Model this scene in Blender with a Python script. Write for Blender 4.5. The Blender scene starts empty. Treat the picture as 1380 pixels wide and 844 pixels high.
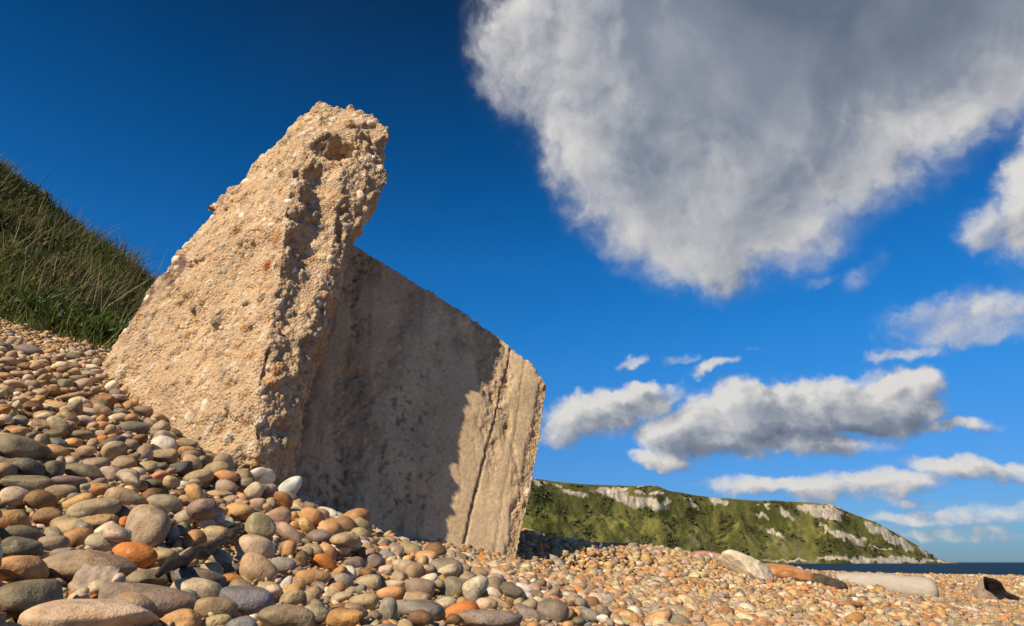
import bpy, bmesh, math, random, re
import numpy as np
from mathutils import Vector, Matrix

# ------------------------------------------------------------------ camera, world, sun, exposure
SC = bpy.context.scene
COL = SC.collection
F = 900.0                                   # focal length in photo pixels (photo is 1380 x 844)
PIT = math.atan(336.0 / F)                  # camera pitch: sea horizon at row 758
CP, SP = math.cos(PIT), math.sin(PIT)
cam_d = bpy.data.cameras.new('camera'); cam = bpy.data.objects.new('camera', cam_d); COL.objects.link(cam)
cam_d.sensor_width = 36.0; cam_d.lens = 36.0 * F / 1380.0
cam_d.clip_start = 0.02; cam_d.clip_end = 60000
cam.location = (0, 0, 0); cam.rotation_euler = (math.pi / 2 + PIT, 0, 0)
SC.camera = cam

SUN_AZ = (-0.60, -0.80)                     # horizontal direction towards the sun: behind the camera, to the left
SUN_EL = math.radians(35)
_h = math.hypot(*SUN_AZ)
SUN = np.array([SUN_AZ[0] / _h * math.cos(SUN_EL), SUN_AZ[1] / _h * math.cos(SUN_EL), math.sin(SUN_EL)])
sl = bpy.data.lights.new('sun', 'SUN'); sl.energy = 5.0; sl.angle = math.radians(0.53); sl.color = (1.0, 0.83, 0.60)
so = bpy.data.objects.new('sun', sl); COL.objects.link(so)
so.rotation_euler = Vector((-SUN[0], -SUN[1], -SUN[2])).to_track_quat('-Z', 'Y').to_euler()
so.location = (-4, -6, 6)

VS = SC.view_settings
VS.view_transform = 'Standard'; VS.look = 'None'; VS.exposure = 0.35; VS.gamma = 1.0; VS.use_curve_mapping = False
try:
    SC.cycles.use_denoising = True
    SC.cycles.denoiser = 'OPENIMAGEDENOISE'
    SC.cycles.max_bounces = 6; SC.cycles.diffuse_bounces = 3; SC.cycles.glossy_bounces = 2; SC.cycles.transparent_max_bounces = 6
except Exception:
    pass

# ---- small node toolkit
class NT:
    def __init__(s, tree): s.t = tree; s.n = tree.nodes; s.l = tree.links
    def put(s, sock, v):
        if v is None: return
        if hasattr(v, 'is_output') or isinstance(v, bpy.types.NodeSocket): s.l.new(v, sock)
        else:
            try: sock.default_value = v
            except Exception: sock.default_value = tuple(v) + (1.0,)
    def node(s, typ, ins=None, **props):
        n = s.n.new(typ)
        for k, v in props.items(): setattr(n, k, v)
        for k, v in (ins or {}).items(): s.put(n.inputs[k], v)
        return n
    def m(s, op, a, b=None, c=None, clamp=False):
        n = s.n.new('ShaderNodeMath'); n.operation = op; n.use_clamp = clamp
        s.put(n.inputs[0], a); s.put(n.inputs[1], b); s.put(n.inputs[2], c)
        return n.outputs[0]
    def vm(s, op, a, b=None, out=0):
        n = s.n.new('ShaderNodeVectorMath'); n.operation = op
        s.put(n.inputs[0], a)
        if op == 'SCALE': s.put(n.inputs['Scale'], b)
        else: s.put(n.inputs[1], b)
        return n.outputs[out]
    def noise(s, vec, scale, detail=4, rough=0.55, dist=0.0, typ='FBM'):
        n = s.n.new('ShaderNodeTexNoise'); n.noise_type = typ
        s.put(n.inputs['Vector'], vec); s.put(n.inputs['Scale'], scale); s.put(n.inputs['Detail'], detail)
        s.put(n.inputs['Roughness'], rough); s.put(n.inputs['Distortion'], dist)
        return n.outputs[0]
    def mapr(s, v, a, b, c=0.0, d=1.0, smooth=False):
        n = s.n.new('ShaderNodeMapRange'); n.clamp = True
        if smooth: n.interpolation_type = 'SMOOTHSTEP'
        s.put(n.inputs[0], v); s.put(n.inputs[1], a); s.put(n.inputs[2], b); s.put(n.inputs[3], c); s.put(n.inputs[4], d)
        return n.outputs[0]
    def mix(s, f, a, b, mode='MIX'):
        n = s.n.new('ShaderNodeMix'); n.data_type = 'RGBA'; n.blend_type = mode
        s.put(n.inputs[0], f); s.put(n.inputs[6], a); s.put(n.inputs[7], b)
        return n.outputs[2]
    def bump(s, h, strength=0.3, dist=0.01, normal=None):
        n = s.n.new('ShaderNodeBump'); s.put(n.inputs['Strength'], strength); s.put(n.inputs['Distance'], dist)
        s.put(n.inputs['Height'], h)
        if normal is not None: s.put(n.inputs['Normal'], normal)
        return n.outputs[0]

def c4(c): return (c[0], c[1], c[2], 1.0)

# ---- pixel <-> world helpers (photo pixels)
def ray(px, py):
    dx = (np.asarray(px, float) - 690.0) / F; dy = (422.0 - np.asarray(py, float)) / F
    return np.stack([dx, CP - dy * SP, SP + dy * CP], -1)
def at(px, py, Y):
    r = ray(px, py); return r * (np.asarray(Y, float) / r[..., 1])[..., None]
def proj(P):
    P = np.asarray(P, float)
    c = P[..., 1] * CP + P[..., 2] * SP; u = P[..., 2] * CP - P[..., 1] * SP
    c = np.where(np.abs(c) < 1e-6, 1e-6, c)
    return 690 + F * P[..., 0] / c, 422 - F * u / c, c

# ---- world: Nishita sky with procedural clouds laid out by azimuth and elevation
W = bpy.data.worlds.new('World'); SC.world = W; W.use_nodes = True
def azel(px, py):
    r = ray(px, py); return math.atan2(r[0], r[1]), math.atan2(r[2], math.hypot(r[0], r[1]))
# clouds: photo centre, half width, half height, tilt (degrees, clockwise), weight
CLOUDS = [
    # the large cloud overhead
    (960, 60, 330, 230, 10, 1.5), (1180, 20, 330, 200, -25, 1.5), (900, 230, 190, 130, 25, 1.25), (1000, 270, 190, 120, -15, 1.15),
    (940, 330, 110, 75, 0, 0.9), (730, 60, 120, 120, 30, 0.75), (830, 160, 150, 120, 30, 1.0), (1130, 190, 210, 110, -30, 1.1), (1330, 60, 220, 130, -30, 1.2), (800, 260, 60, 60, 0, 0.35),
    (1200, -250, 560, 260, 0, 1.4),
    # cloud at the right edge
    (1395, 290, 70, 90, 0, 1.0), (1325, 310, 62, 34, -12, 0.75), (1420, 200, 60, 60, 0, .9),
    # thin clouds right
    (1285, 428, 135, 40, -18, 0.62), (1350, 400, 90, 36, -20, 0.56), (1340, 440, 90, 22, -12, 0.5), (1215, 472, 85, 13, -8, 0.58), (1160, 375, 42, 22, -35, 0.46), (1105, 385, 30, 14, -10, .33),
    (955, 499, 50, 13, -12, 0.66), (912, 487, 36, 9, -5, 0.48), (854, 480, 26, 9, 0, 0.52), (1165, 497, 36, 13, -8, 0.46), (1020, 475, 20, 6, 0, .36),
    # the long cumulus bank
    (795, 560, 95, 40, -14, 0.95), (868, 535, 70, 28, -6, 0.85), (760, 582, 66, 26, 0, 0.75), (945, 585, 100, 40, 5, 1.15), (1030, 562, 130, 46, 0, 1.3), (1150, 545, 125, 50, -4, 1.3),
    (1210, 520, 80, 32, -10, 0.9), (1090, 600, 120, 22, 0, 0.9), (900, 618, 70, 18, 5, 0.8), (1280, 575, 82, 14, -2, 0.75), (1000, 610, 100, 18, 0, .6),
    (985, 553, 30, 16, 0, .9), (1062, 532, 30, 17, 0, .9), (1112, 522, 28, 15, 0, .9), (1192, 506, 30, 13, 0, .9), (868, 516, 26, 13, 0, .9), (832, 531, 26, 13, 0, .9), (1255, 548, 34, 26, 0, .85),
    # low clouds near the horizon
    (1060, 658, 150, 15, 2, 0.75), (1170, 655, 150, 24, -5, 0.75), (1300, 630, 120, 16, 3, 0.8), (1180, 676, 120, 11, 4, .5), (1390, 640, 90, 20, 0, .6),
    (1340, 695, 170, 20, -4, 0.62), (1300, 722, 190, 16, 0, 0.50), (1230, 702, 130, 12, 0, 0.50), (1420, 680, 80, 24, -5, .5), (730, 570, 40, 30, 0, .5),
]
def build_sky():
    # node group: direction -> cloud thickness
    g = bpy.data.node_groups.new('cloud_field', 'ShaderNodeTree')
    g.interface.new_socket('AzEl', in_out='INPUT', socket_type='NodeSocketVector')
    g.interface.new_socket('Field', in_out='OUTPUT', socket_type='NodeSocketFloat'); g.interface.new_socket('Bulk', in_out='OUTPUT', socket_type='NodeSocketFloat')
    k = NT(g); gi = k.node('NodeGroupInput'); go = k.node('NodeGroupOutput')
    v = gi.outputs[0]
    # domain warp so that the outlines billow
    wn = k.n.new('ShaderNodeTexNoise'); k.put(wn.inputs['Vector'], v); wn.inputs['Scale'].default_value = 9.0; wn.inputs['Detail'].default_value = 5.0; wn.inputs['Roughness'].default_value = 0.55
    w = k.vm('SUBTRACT', wn.outputs['Color'], (0.5, 0.5, 0.5))
    sep = k.node('ShaderNodeSeparateXYZ', {0: v})
    wamp = k.mapr(sep.outputs[1], 0.0, 0.6, 0.060, 0.16)
    vw = k.vm('ADD', v, k.vm('MULTIPLY', k.vm('SCALE', w, wamp), (1.0, 0.8, 0.0)))
    w2 = k.n.new('ShaderNodeTexNoise'); k.put(w2.inputs['Vector'], v); w2.inputs['Scale'].default_value = 38.0; w2.inputs['Detail'].default_value = 4.0
    vw = k.vm('ADD', vw, k.vm('MULTIPLY', k.vm('SUBTRACT', w2.outputs['Color'], (0.5, 0.5, 0.5)), (0.020, 0.018, 0.0)))
    total = None
    for (cx, cy, rx, ry, rot, wt) in CLOUDS:
        a = azel(cx, cy); t = math.radians(rot)
        b = azel(cx + rx * math.cos(t), cy + rx * math.sin(t)); d = azel(cx - ry * math.sin(t), cy + ry * math.cos(t))
        ex = (b[0] - a[0], b[1] - a[1]); ey = (d[0] - a[0], d[1] - a[1])
        lx = math.hypot(*ex); ly = math.hypot(*ey); ang = math.atan2(ex[1], ex[0])
        mp = k.node('ShaderNodeMapping', {'Vector': vw, 'Location': (a[0], a[1], 0), 'Rotation': (0, 0, ang), 'Scale': (lx, ly, 1)}, vector_type='TEXTURE')
        ln = k.vm('LENGTH', mp.outputs[0], out='Value')
        e = k.m('MULTIPLY', k.mapr(ln, 1.45, 0.25, 0, 1, True), wt)
        total = e if total is None else k.m('SMOOTH_MAX', total, e, 0.25)
    # scattered clouds over the part of the sky that the picture does not show
    pl = k.node('ShaderNodeCombineXYZ', {0: k.m('MULTIPLY', sep.outputs[0], 2.2), 1: k.m('MULTIPLY', sep.outputs[1], 4.0), 2: 3.7})
    far = k.mapr(k.noise(pl.outputs[0], 1.0, 2), 0.56, 0.75, 0, 1.0)
    out = k.mapr(k.m('ABSOLUTE', k.m('SUBTRACT', sep.outputs[0], 0.15)), 1.15, 1.5, 0, 1, True)
    total = k.m('MAXIMUM', total, k.m('MULTIPLY', far, out))
    # billow noise, finer towards the horizon
    n1 = k.noise(vw, 10.0, 8, 0.56)
    n2 = k.noise(vw, 34.0, 6, 0.62)
    lowf = k.mapr(sep.outputs[1], 0.05, 0.40, 1, 0)
    nn = k.m('ADD', k.m('MULTIPLY', k.m('SUBTRACT', n1, 0.5), k.mapr(lowf, 0, 1, 1.25, 1.05)), k.m('MULTIPLY', k.m('SUBTRACT', n2, 0.5), k.mapr(lowf, 0, 1, 0.22, 0.80)))
    out = k.m('ADD', k.m('SUBTRACT', total, 0.30), k.m('MULTIPLY', nn, k.mapr(total, 0.22, 0.46, 0.0, 1.0)))
    k.l.new(out, go.inputs[0]); k.l.new(total, go.inputs[1])

    k = NT(W.node_tree); k.n.clear()
    tc = k.node('ShaderNodeTexCoord'); d = k.vm('NORMALIZE', tc.outputs['Generated'])
    s = k.node('ShaderNodeSeparateXYZ', {0: d})
    az = k.m('ARCTAN2', s.outputs[0], s.outputs[1]); el = k.m('ARCSINE', s.outputs[2])
    ae = k.node('ShaderNodeCombineXYZ', {0: az, 1: el, 2: 0.0}).outputs[0]
    def fld(v):
        n = k.n.new('ShaderNodeGroup'); n.node_tree = g; k.put(n.inputs[0], v); return n.outputs[0], n.outputs[1]
    f0, bulk = fld(ae)
    f1, _b1 = fld(k.vm('ADD', ae, (-0.016, 0.016, 0)))          # a little towards the sun-lit side
    hi = k.mapr(el, 0.22, 0.45, 0, 1, True)
    dens = k.mapr(f0, k.mapr(hi, 0, 1, -0.06, -0.14), k.mapr(hi, 0, 1, 0.50, 0.62), 0, 1, True)
    lit = k.m('SUBTRACT', k.mapr(f0, -.1, 1.0), k.mapr(f1, -.1, 1.0))
    thick = k.m('MULTIPLY', k.mapr(bulk, k.mapr(hi, 0, 1, 0.25, 0.75), k.mapr(hi, 0, 1, 1.15, 1.75), 0, 1, True), k.mapr(f0, 0.0, 0.5, 0, 1))
    br = k.m('SUBTRACT', k.m('ADD', k.mapr(hi, 0, 1, 0.72, 0.73), k.m('MULTIPLY', lit, k.mapr(hi, 0, 1, 0.95, 0.5))), k.m('MULTIPLY', thick, k.mapr(hi, 0, 1, 0.21, 0.54)))
    br = k.m('ADD', br, k.m('MULTIPLY', k.m('SUBTRACT', k.noise(ae, k.mapr(hi, 0, 1, 11.0, 4.6), 5, 0.5, 0.5), 0.5), k.mapr(hi, 0, 1, 0.55, 1.1)))
    ramp = k.node('ShaderNodeValToRGB', {0: br})
    e = ramp.color_ramp; e.elements[0].position = 0.12; e.elements[0].color = (0.10, 0.128, 0.178, 1)
    e.elements[1].position = 0.95; e.elements[1].color = (0.56, 0.545, 0.525, 1)
    x = e.elements.new(0.40); x.color = (0.18, 0.208, 0.262, 1)
    x = e.elements.new(0.66); x.color = (0.36, 0.37, 0.395, 1)
    sky = k.n.new('ShaderNodeTexSky'); sky.sky_type = 'NISHITA'; sky.sun_disc = False
    sky.sun_elevation = SUN_EL; sky.sun_rotation = math.atan2(SUN[0], SUN[1])
    sky.altitude = 0; sky.air_density = 1.0; sky.dust_density = 0.3; sky.ozone_density = 4.0
    hs = k.node('ShaderNodeHueSaturation', {'Hue': 0.5, 'Saturation': 1.38, 'Value': 1.0, 'Color': sky.outputs[0]})
    zen = k.mapr(el, 0.42, 0.80, 1.08, 0.38)
    pol = k.mix(k.mapr(el, -0.02, 0.34, 0, 1, True), c4((0.29, 0.49, 0.90)), c4((0.85, 1.16, 1.34)))        # polarising filter: deeper blue, calmer horizon
    hs = k.node('ShaderNodeMix', {0: 1.0, 6: hs.outputs[0], 7: k.vm('SCALE', pol, zen)}, data_type='RGBA', blend_type='MULTIPLY')
    bsky = k.node('ShaderNodeBackground', {'Color': hs.outputs[2], 'Strength': SKY_STRENGTH})
    bcl = k.node('ShaderNodeBackground', {'Color': ramp.outputs[0], 'Strength': 1.0})
    mx = k.node('ShaderNodeMixShader', {0: dens, 1: bsky.outputs[0], 2: bcl.outputs[0]})
    o = k.n.new('ShaderNodeOutputWorld'); k.l.new(mx.outputs[0], o.inputs[0])
SKY_STRENGTH = 0.066
build_sky()
W.cycles.sampling_method = 'MANUAL'; W.cycles.sample_map_resolution = 512

rng = np.random.default_rng(7)
random.seed(7)

# ------------------------------------------------------------------ numpy noise
def _h3(ix, iy, iz, s=0):
    h = (ix.astype(np.int64) * 374761393 + iy.astype(np.int64) * 668265263 + iz.astype(np.int64) * 2147483647 + s * 974711) & 0xffffffff
    h = ((h ^ (h >> 13)) * 1274126177) & 0xffffffff
    h = ((h ^ (h >> 16)) * 2246822519) & 0xffffffff
    return ((h ^ (h >> 15)) & 0xffffff).astype(np.float32) / float(0xffffff)
def vnoise(P, scale=1.0, s=0):
    Q = np.asarray(P) * scale; I = np.floor(Q).astype(np.int64); f = (Q - I).astype(np.float32); f = f * f * f * (f * (f * 6 - 15) + 10)
    x, y, z = I[..., 0], I[..., 1], I[..., 2]; r = 0
    for dx in (0, 1):
        for dy in (0, 1):
            for dz in (0, 1):
                w = (f[..., 0] if dx else 1 - f[..., 0]) * (f[..., 1] if dy else 1 - f[..., 1]) * (f[..., 2] if dz else 1 - f[..., 2])
                r = r + w * _h3(x + dx, y + dy, z + dz, s)
    return r * 2 - 1
def fbm(P, scale=1.0, oct=4, gain=0.5, s=0):
    a, t, n = 1.0, 0, 0
    for o in range(oct):
        t = t + a * vnoise(P, scale * 2.03 ** o, s + o * 17); n += a; a *= gain
    return t / n
def worley(P, scale, s=0):
    Q = np.asarray(P) * scale; I = np.floor(Q).astype(np.int64); f1 = np.full(Q.shape[:-1], 9.0); f2 = f1.copy(); cid = np.zeros(Q.shape[:-1])
    for dx in (-1, 0, 1):
        for dy in (-1, 0, 1):
            for dz in (-1, 0, 1):
                x, y, z = I[..., 0] + dx, I[..., 1] + dy, I[..., 2] + dz
                d = np.sqrt((x + _h3(x, y, z, s + 1) - Q[..., 0]) ** 2 + (y + _h3(x, y, z, s + 2) - Q[..., 1]) ** 2 + (z + _h3(x, y, z, s + 3) - Q[..., 2]) ** 2)
                c = _h3(x, y, z, s + 4)
                n1 = d < f1
                f2 = np.where(n1, f1, np.minimum(f2, d)); cid = np.where(n1, c, cid); f1 = np.where(n1, d, f1)
    return f1, f2, cid
def sstep(a, b, x):
    t = np.clip((x - a) / (b - a), 0, 1); return t * t * (3 - 2 * t)

# ------------------------------------------------------------------ object helpers
def mesh_np(name, V, Fc, mat=None, smooth=True, cols=None):
    """V (n,3); Fc (m,3|4) index array or list of arrays"""
    me = bpy.data.meshes.new(name)
    if not isinstance(Fc, list): Fc = [Fc]
    me.vertices.add(len(V)); me.vertices.foreach_set('co', np.ascontiguousarray(V, np.float32).ravel())
    nl = sum(f.size for f in Fc); npl = sum(len(f) for f in Fc)
    me.loops.add(nl); me.polygons.add(npl)
    me.loops.foreach_set('vertex_index', np.concatenate([f.ravel() for f in Fc]).astype(np.int32))
    st, tot = [], 0
    for f in Fc:
        st.append(tot + np.arange(len(f)) * f.shape[1]); tot += f.size
    me.polygons.foreach_set('loop_start', np.concatenate(st).astype(np.int32))
    me.update(calc_edges=True); me.validate()
    if smooth: me.polygons.foreach_set('use_smooth', np.ones(len(me.polygons), bool))
    if cols is not None:
        for k, c in cols.items():
            c = np.asarray(c, np.float32)
            if c.shape[1] == 3: c = np.concatenate([c, np.ones((len(c), 1), np.float32)], 1)
            a = me.attributes.new(k, 'FLOAT_COLOR', 'POINT'); a.data.foreach_set('color', np.ascontiguousarray(c).ravel())
    if mat: me.materials.append(mat)
    return me
def link(name, me, parent=None):
    o = bpy.data.objects.new(name, me); COL.objects.link(o)
    if parent: o.parent = parent
    return o
def tag(o, label, cat, group=None):
    o['label'] = label; o['category'] = cat
    if group: o['group'] = group
    return o
def empty(name, loc=(0, 0, 0)):
    o = bpy.data.objects.new(name, None); COL.objects.link(o); o.location = loc; return o
def grid_faces(nu, nv):
    i = np.arange((nu - 1) * (nv - 1)); r, c = i // (nv - 1), i % (nv - 1)
    a = r * nv + c
    return np.stack([a, a + nv, a + nv + 1, a + 1], 1)
_ico = {}
def ico(sub):
    if sub not in _ico:
        bm = bmesh.new(); bmesh.ops.create_icosphere(bm, subdivisions=sub, radius=1)
        bm.verts.ensure_lookup_table()
        _ico[sub] = (np.array([v.co[:] for v in bm.verts]), np.array([[v.index for v in f.verts] for f in bm.faces])); bm.free()
    return _ico[sub]

# ------------------------------------------------------------------ materials
def new_mat(name):
    m = bpy.data.materials.new(name); m.use_nodes = True; k = NT(m.node_tree); k.n.clear()
    o = k.n.new('ShaderNodeOutputMaterial'); p = k.n.new('ShaderNodeBsdfPrincipled'); k.l.new(p.outputs[0], o.inputs[0])
    return m, k, p
def attr(k, name, typ='GEOMETRY', out='Color'):
    return k.node('ShaderNodeAttribute', attribute_name=name, attribute_type=typ).outputs[out]
def mat_pebble(name, src, sc=1.0):
    m, k, p = new_mat(name)
    if src == 'object':
        oi = k.node('ShaderNodeObjectInfo'); base = oi.outputs['Color']
        tc = k.node('ShaderNodeTexCoord'); vec = k.vm('ADD', tc.outputs['Object'], k.vm('SCALE', (13.1, 7.7, 5.3), oi.outputs['Random']))
    else:
        base = attr(k, 'col'); tc = k.node('ShaderNodeTexCoord'); vec = tc.outputs['Object']
    big = k.noise(vec, 11.0 * sc, 3, 0.6, 0.6)
    mid = k.noise(vec, 45.0 * sc, 4, 0.65)
    fine = k.noise(vec, 320.0 * sc, 2, 0.6)
    v = k.m('ADD', k.mapr(big, 0.3, 0.7, -0.32, 0.32), k.mapr(mid, 0.3, 0.7, -0.30, 0.30))
    col = k.mix(1.0, base, k.node('ShaderNodeCombineColor', {0: k.m('ADD', 1.0, v), 1: k.m('ADD', 1.0, v), 2: k.m('ADD', 1.0, v)}).outputs[0], 'MULTIPLY')
    col = k.mix(k.mapr(k.noise(vec, 17.0 * sc, 4, 0.7), 0.54, 0.70, 0, 0.55), col, k.mix(1.0, base, c4((1.12, 0.72, 0.42)), 'MULTIPLY'))   # iron staining
    col = k.mix(k.mapr(fine, 0.58, 0.70, 0, 0.6), col, k.mix(1.0, base, c4((0.45, 0.42, 0.38)), 'MULTIPLY'))                                # specks
    col = k.mix(k.mapr(k.noise(vec, 26.0 * sc, 3, 0.6, 1.2), 0.66, 0.74, 0, 0.45), col, c4((0.55, 0.50, 0.42)))                          # chalky bloom
    vn = k.m('ABSOLUTE', k.m('SUBTRACT', k.noise(vec, 9.0 * sc, 2, 0.5, 1.0), 0.5))
    col = k.mix(k.m('MULTIPLY', k.mapr(vn, 0.0, 0.010, 0.28, 0), k.mapr(k.noise(vec, 5.0 * sc, 1), 0.5, 0.6)), col, c4((0.62, 0.56, 0.46)))   # pale veins
    col = k.mix(k.mapr(k.noise(vec, 90.0 * sc, 2, 0.5), 0.68, 0.74, 0, 0.7), col, k.mix(1.0, base, c4((0.34, 0.30, 0.26)), 'MULTIPLY'))      # pits
    k.put(p.inputs['Base Color'], col)
    k.put(p.inputs['Roughness'], k.mapr(mid, 0.3, 0.7, 0.52, 0.80)); p.inputs['Specular IOR Level'].default_value = 0.32
    h = k.m('ADD', k.m('MULTIPLY', mid, 1.0), k.m('MULTIPLY', fine, 0.25))
    k.put(p.inputs['Normal'], k.bump(h, 0.55, 0.007 / sc))
    return m
M = {}
M['pebble'] = mat_pebble('pebble_stone', 'object')
M['shingle'] = mat_pebble('shingle_stone', 'attr', 1.6)

def mat_beach():
    m, k, p = new_mat('beach_shingle')
    tc = k.node('ShaderNodeTexCoord'); v = tc.outputs['Object']
    def vor(s):
        n = k.n.new('ShaderNodeTexVoronoi'); k.put(n.inputs['Vector'], v); n.inputs['Scale'].default_value = s; return n
    a, b = vor(30.0), vor(13.0)
    def cc(n):
        r = k.node('ShaderNodeValToRGB', {0: k.node('ShaderNodeSeparateColor', {0: n.outputs['Color']}).outputs[0]})
        e = r.color_ramp; e.elements[0].color = (0.20, 0.13, 0.07, 1); e.elements[1].color = (0.55, 0.46, 0.34, 1)
        for pos, c in ((0.25, (0.40, 0.23, 0.10, 1)), (0.5, (0.44, 0.31, 0.18, 1)), (0.75, (0.36, 0.30, 0.23, 1))):
            x = e.elements.new(pos); x.color = c
        return r.outputs[0]
    col = k.mix(k.mapr(k.noise(v, 6.0, 3), 0.42, 0.58), cc(a), cc(b))
    k.put(p.inputs['Base Color'], col); p.inputs['Roughness'].default_value = 0.85
    h = k.m('ADD', k.m('MULTIPLY', a.outputs[0], -1.0), k.m('MULTIPLY', b.outputs[0], -1.5))
    k.put(p.inputs['Normal'], k.bump(h, 1.0, 0.03))
    return m
M['beach'] = mat_beach()

def mat_concrete():
    m, k, p = new_mat('shingle_concrete')
    base = attr(k, 'col'); rough = attr(k, 'info')
    tc = k.node('ShaderNodeTexCoord'); v = tc.outputs['Object']
    n1 = k.noise(v, 60.0, 5, 0.7); n2 = k.noise(v, 6.0, 4, 0.6); n3 = k.noise(v, 260.0, 3, 0.6)
    f = k.m('ADD', 1.0, k.m('ADD', k.mapr(n1, 0.3, 0.7, -0.22, 0.22), k.mapr(n2, 0.3, 0.7, -0.14, 0.14)))
    col = k.mix(1.0, base, k.node('ShaderNodeCombineColor', {0: f, 1: f, 2: f}).outputs[0], 'MULTIPLY')
    vo = k.n.new('ShaderNodeTexVoronoi'); k.put(vo.inputs['Vector'], v); vo.inputs['Scale'].default_value = 85.0
    k.put(p.inputs['Base Color'], col); p.inputs['Roughness'].default_value = 0.92; p.inputs['Specular IOR Level'].default_value = 0.2
    r = k.node('ShaderNodeSeparateColor', {0: rough}).outputs[0]
    h = k.m('ADD', k.m('ADD', k.m('MULTIPLY', n1, 1.0), k.m('MULTIPLY', n3, 0.35)), k.m('MULTIPLY', k.m('MULTIPLY', vo.outputs[0], -1.1), r))
    k.put(p.inputs['Normal'], k.bump(h, k.mapr(r, 0, 1, 0.45, 0.9), 0.010))
    return m
M['concrete'] = mat_concrete()

def mat_simple(name, c, rough=0.85, nscale=30, var=0.25, bump=0.3, bd=0.005, stretch=(1, 1, 1), spec=0.25, obj=False):
    m, k, p = new_mat(name)
    tc = k.node('ShaderNodeTexCoord'); v = k.vm('MULTIPLY', tc.outputs['Object'], stretch)
    n = k.noise(v, nscale, 5, 0.65); f = k.mapr(n, 0.28, 0.72, 1 - var, 1 + var)
    col = k.mix(1.0, attr(k, 'col') if c is None else c4(c), k.node('ShaderNodeCombineColor', {0: f, 1: f, 2: f}).outputs[0], 'MULTIPLY')
    k.put(p.inputs['Base Color'], col); p.inputs['Roughness'].default_value = rough; p.inputs['Specular IOR Level'].default_value = spec
    k.put(p.inputs['Normal'], k.bump(n, bump, bd))
    return m
def mat_grass():
    m, k, p = new_mat('grass_blades')
    k.put(p.inputs['Base Color'], attr(k, 'col')); p.inputs['Roughness'].default_value = 0.6; p.inputs['Specular IOR Level'].default_value = 0.25
    tr = k.node('ShaderNodeBsdfTranslucent', {0: attr(k, 'col')})
    mx = k.node('ShaderNodeMixShader', {0: 0.25, 1: p.outputs[0], 2: tr.outputs[0]})
    o = [n for n in k.n if n.type == 'OUTPUT_MATERIAL'][0]; k.l.new(mx.outputs[0], o.inputs[0])
    return m
M['grass'] = mat_grass()
M['soil'] = mat_simple('bank_soil', (0.035, 0.035, 0.016), 0.95, 12, 0.5, 0.8, 0.05)
def mat_hill():
    m, k, p = new_mat('headland')
    base = attr(k, 'col'); v = k.node('ShaderNodeTexCoord').outputs['Object']
    n1 = k.noise(v, 0.035, 6, 0.65); n2 = k.noise(v, 0.16, 4, 0.7)
    f = k.m('ADD', k.mapr(n1, 0.3, 0.7, 0.78, 1.22), k.mapr(n2, 0.3, 0.7, -0.22, 0.22))
    col = k.mix(1.0, base, k.node('ShaderNodeCombineColor', {0: f, 1: f, 2: f}).outputs[0], 'MULTIPLY')
    k.put(p.inputs['Base Color'], col); p.inputs['Roughness'].default_value = 0.95; p.inputs['Specular IOR Level'].default_value = 0.05
    k.put(p.inputs['Normal'], k.bump(k.m('ADD', n1, k.m('MULTIPLY', n2, 0.6)), 0.7, 5.0))
    return m
M['hill'] = mat_hill()
def mat_sea():
    m, k, p = new_mat('sea_water')
    v = k.vm('MULTIPLY', k.node('ShaderNodeTexCoord').outputs['Object'], (0.35, 1.0, 1.0))
    n = k.noise(v, 0.55, 6, 0.62); n2 = k.noise(v, 0.02, 3, 0.6)
    col = k.mix(k.mapr(n2, 0.35, 0.65), c4((0.004, 0.024, 0.060)), c4((0.007, 0.032, 0.072)))
    k.put(p.inputs['Base Color'], col); p.inputs['Roughness'].default_value = 0.5; p.inputs['IOR'].default_value = 1.33
    k.put(p.inputs['Normal'], k.bump(n, 1.0, 2.6)); p.inputs['Specular IOR Level'].default_value = 0.12
    return m
M['sea'] = mat_sea()

# ------------------------------------------------------------------ the setting: beach
CTRL = [ # photo x, y, distance along Y
    (0, 844, .75), (150, 844, .80), (350, 844, .90), (550, 844, 1.0), (700, 844, 1.15), (850, 844, 1.5), (1000, 844, 2.1), (1150, 844, 2.9), (1380, 844, 4.2),
    (0, 760, 1.0), (200, 760, 1.15), (350, 760, 1.4), (450, 800, 1.3), (500, 765, 1.8), (650, 795, 1.8), (760, 790, 2.3), (900, 800, 3.1),
    (0, 690, 1.35), (100, 695, 1.4), (250, 695, 1.65), (100, 640, 1.75), (0, 600, 1.85), (200, 605, 2.2), (60, 520, 2.65), (0, 500, 2.7), (0, 460, 3.4), (100, 478, 3.5),
    (140, 496, 2.95), (250, 596, 2.62), (345, 662, 2.36), (480, 718, 3.0), (600, 737, 3.2), (690, 757, 3.36),
    (0, 432, 4.1), (130, 472, 3.9), (762, 730, 4.05), (850, 738, 4.6), (960, 754, 5.8), (1045, 784, 6.4), (1200, 806, 8.0), (1340, 812, 7.2), (1380, 790, 12.0), (1100, 775, 12.0), (1380, 776.5, 26.0), (1150, 772, 26.0),
    (430, 690, 2.5), (800, 770, 3.6),
]
WCTRL = [(0, 0, -.17), (-.5, 0, -.10), (-.6, -.6, -.12), (1, 0, -.32), (3, 0, -.40), (0, -1.5, -.25), (-1.5, 0.3, 0.05), (-2.5, 1.5, .45), (-2, -1, 0.05), (3, -1.5, -.42),
         (-3.4, 3.0, 1.35), (-1.5, 6, 1.15), (0.4, 8.5, .02), (2.2, 10, -.12), (-3.5, 6.5, 2.2), (8, 3, -.45), (9, 9, -.45), (6, 30, -.55), (20, 20, -.5), (30, 5, -.55), (-1, 12, .6), (.9, 5.5, -.02), (.25, 4.7, .07), (1.6, 6.2, .03)]
_C = np.concatenate([np.array([at(*c) for c in CTRL]), np.array(WCTRL, float)])
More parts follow.
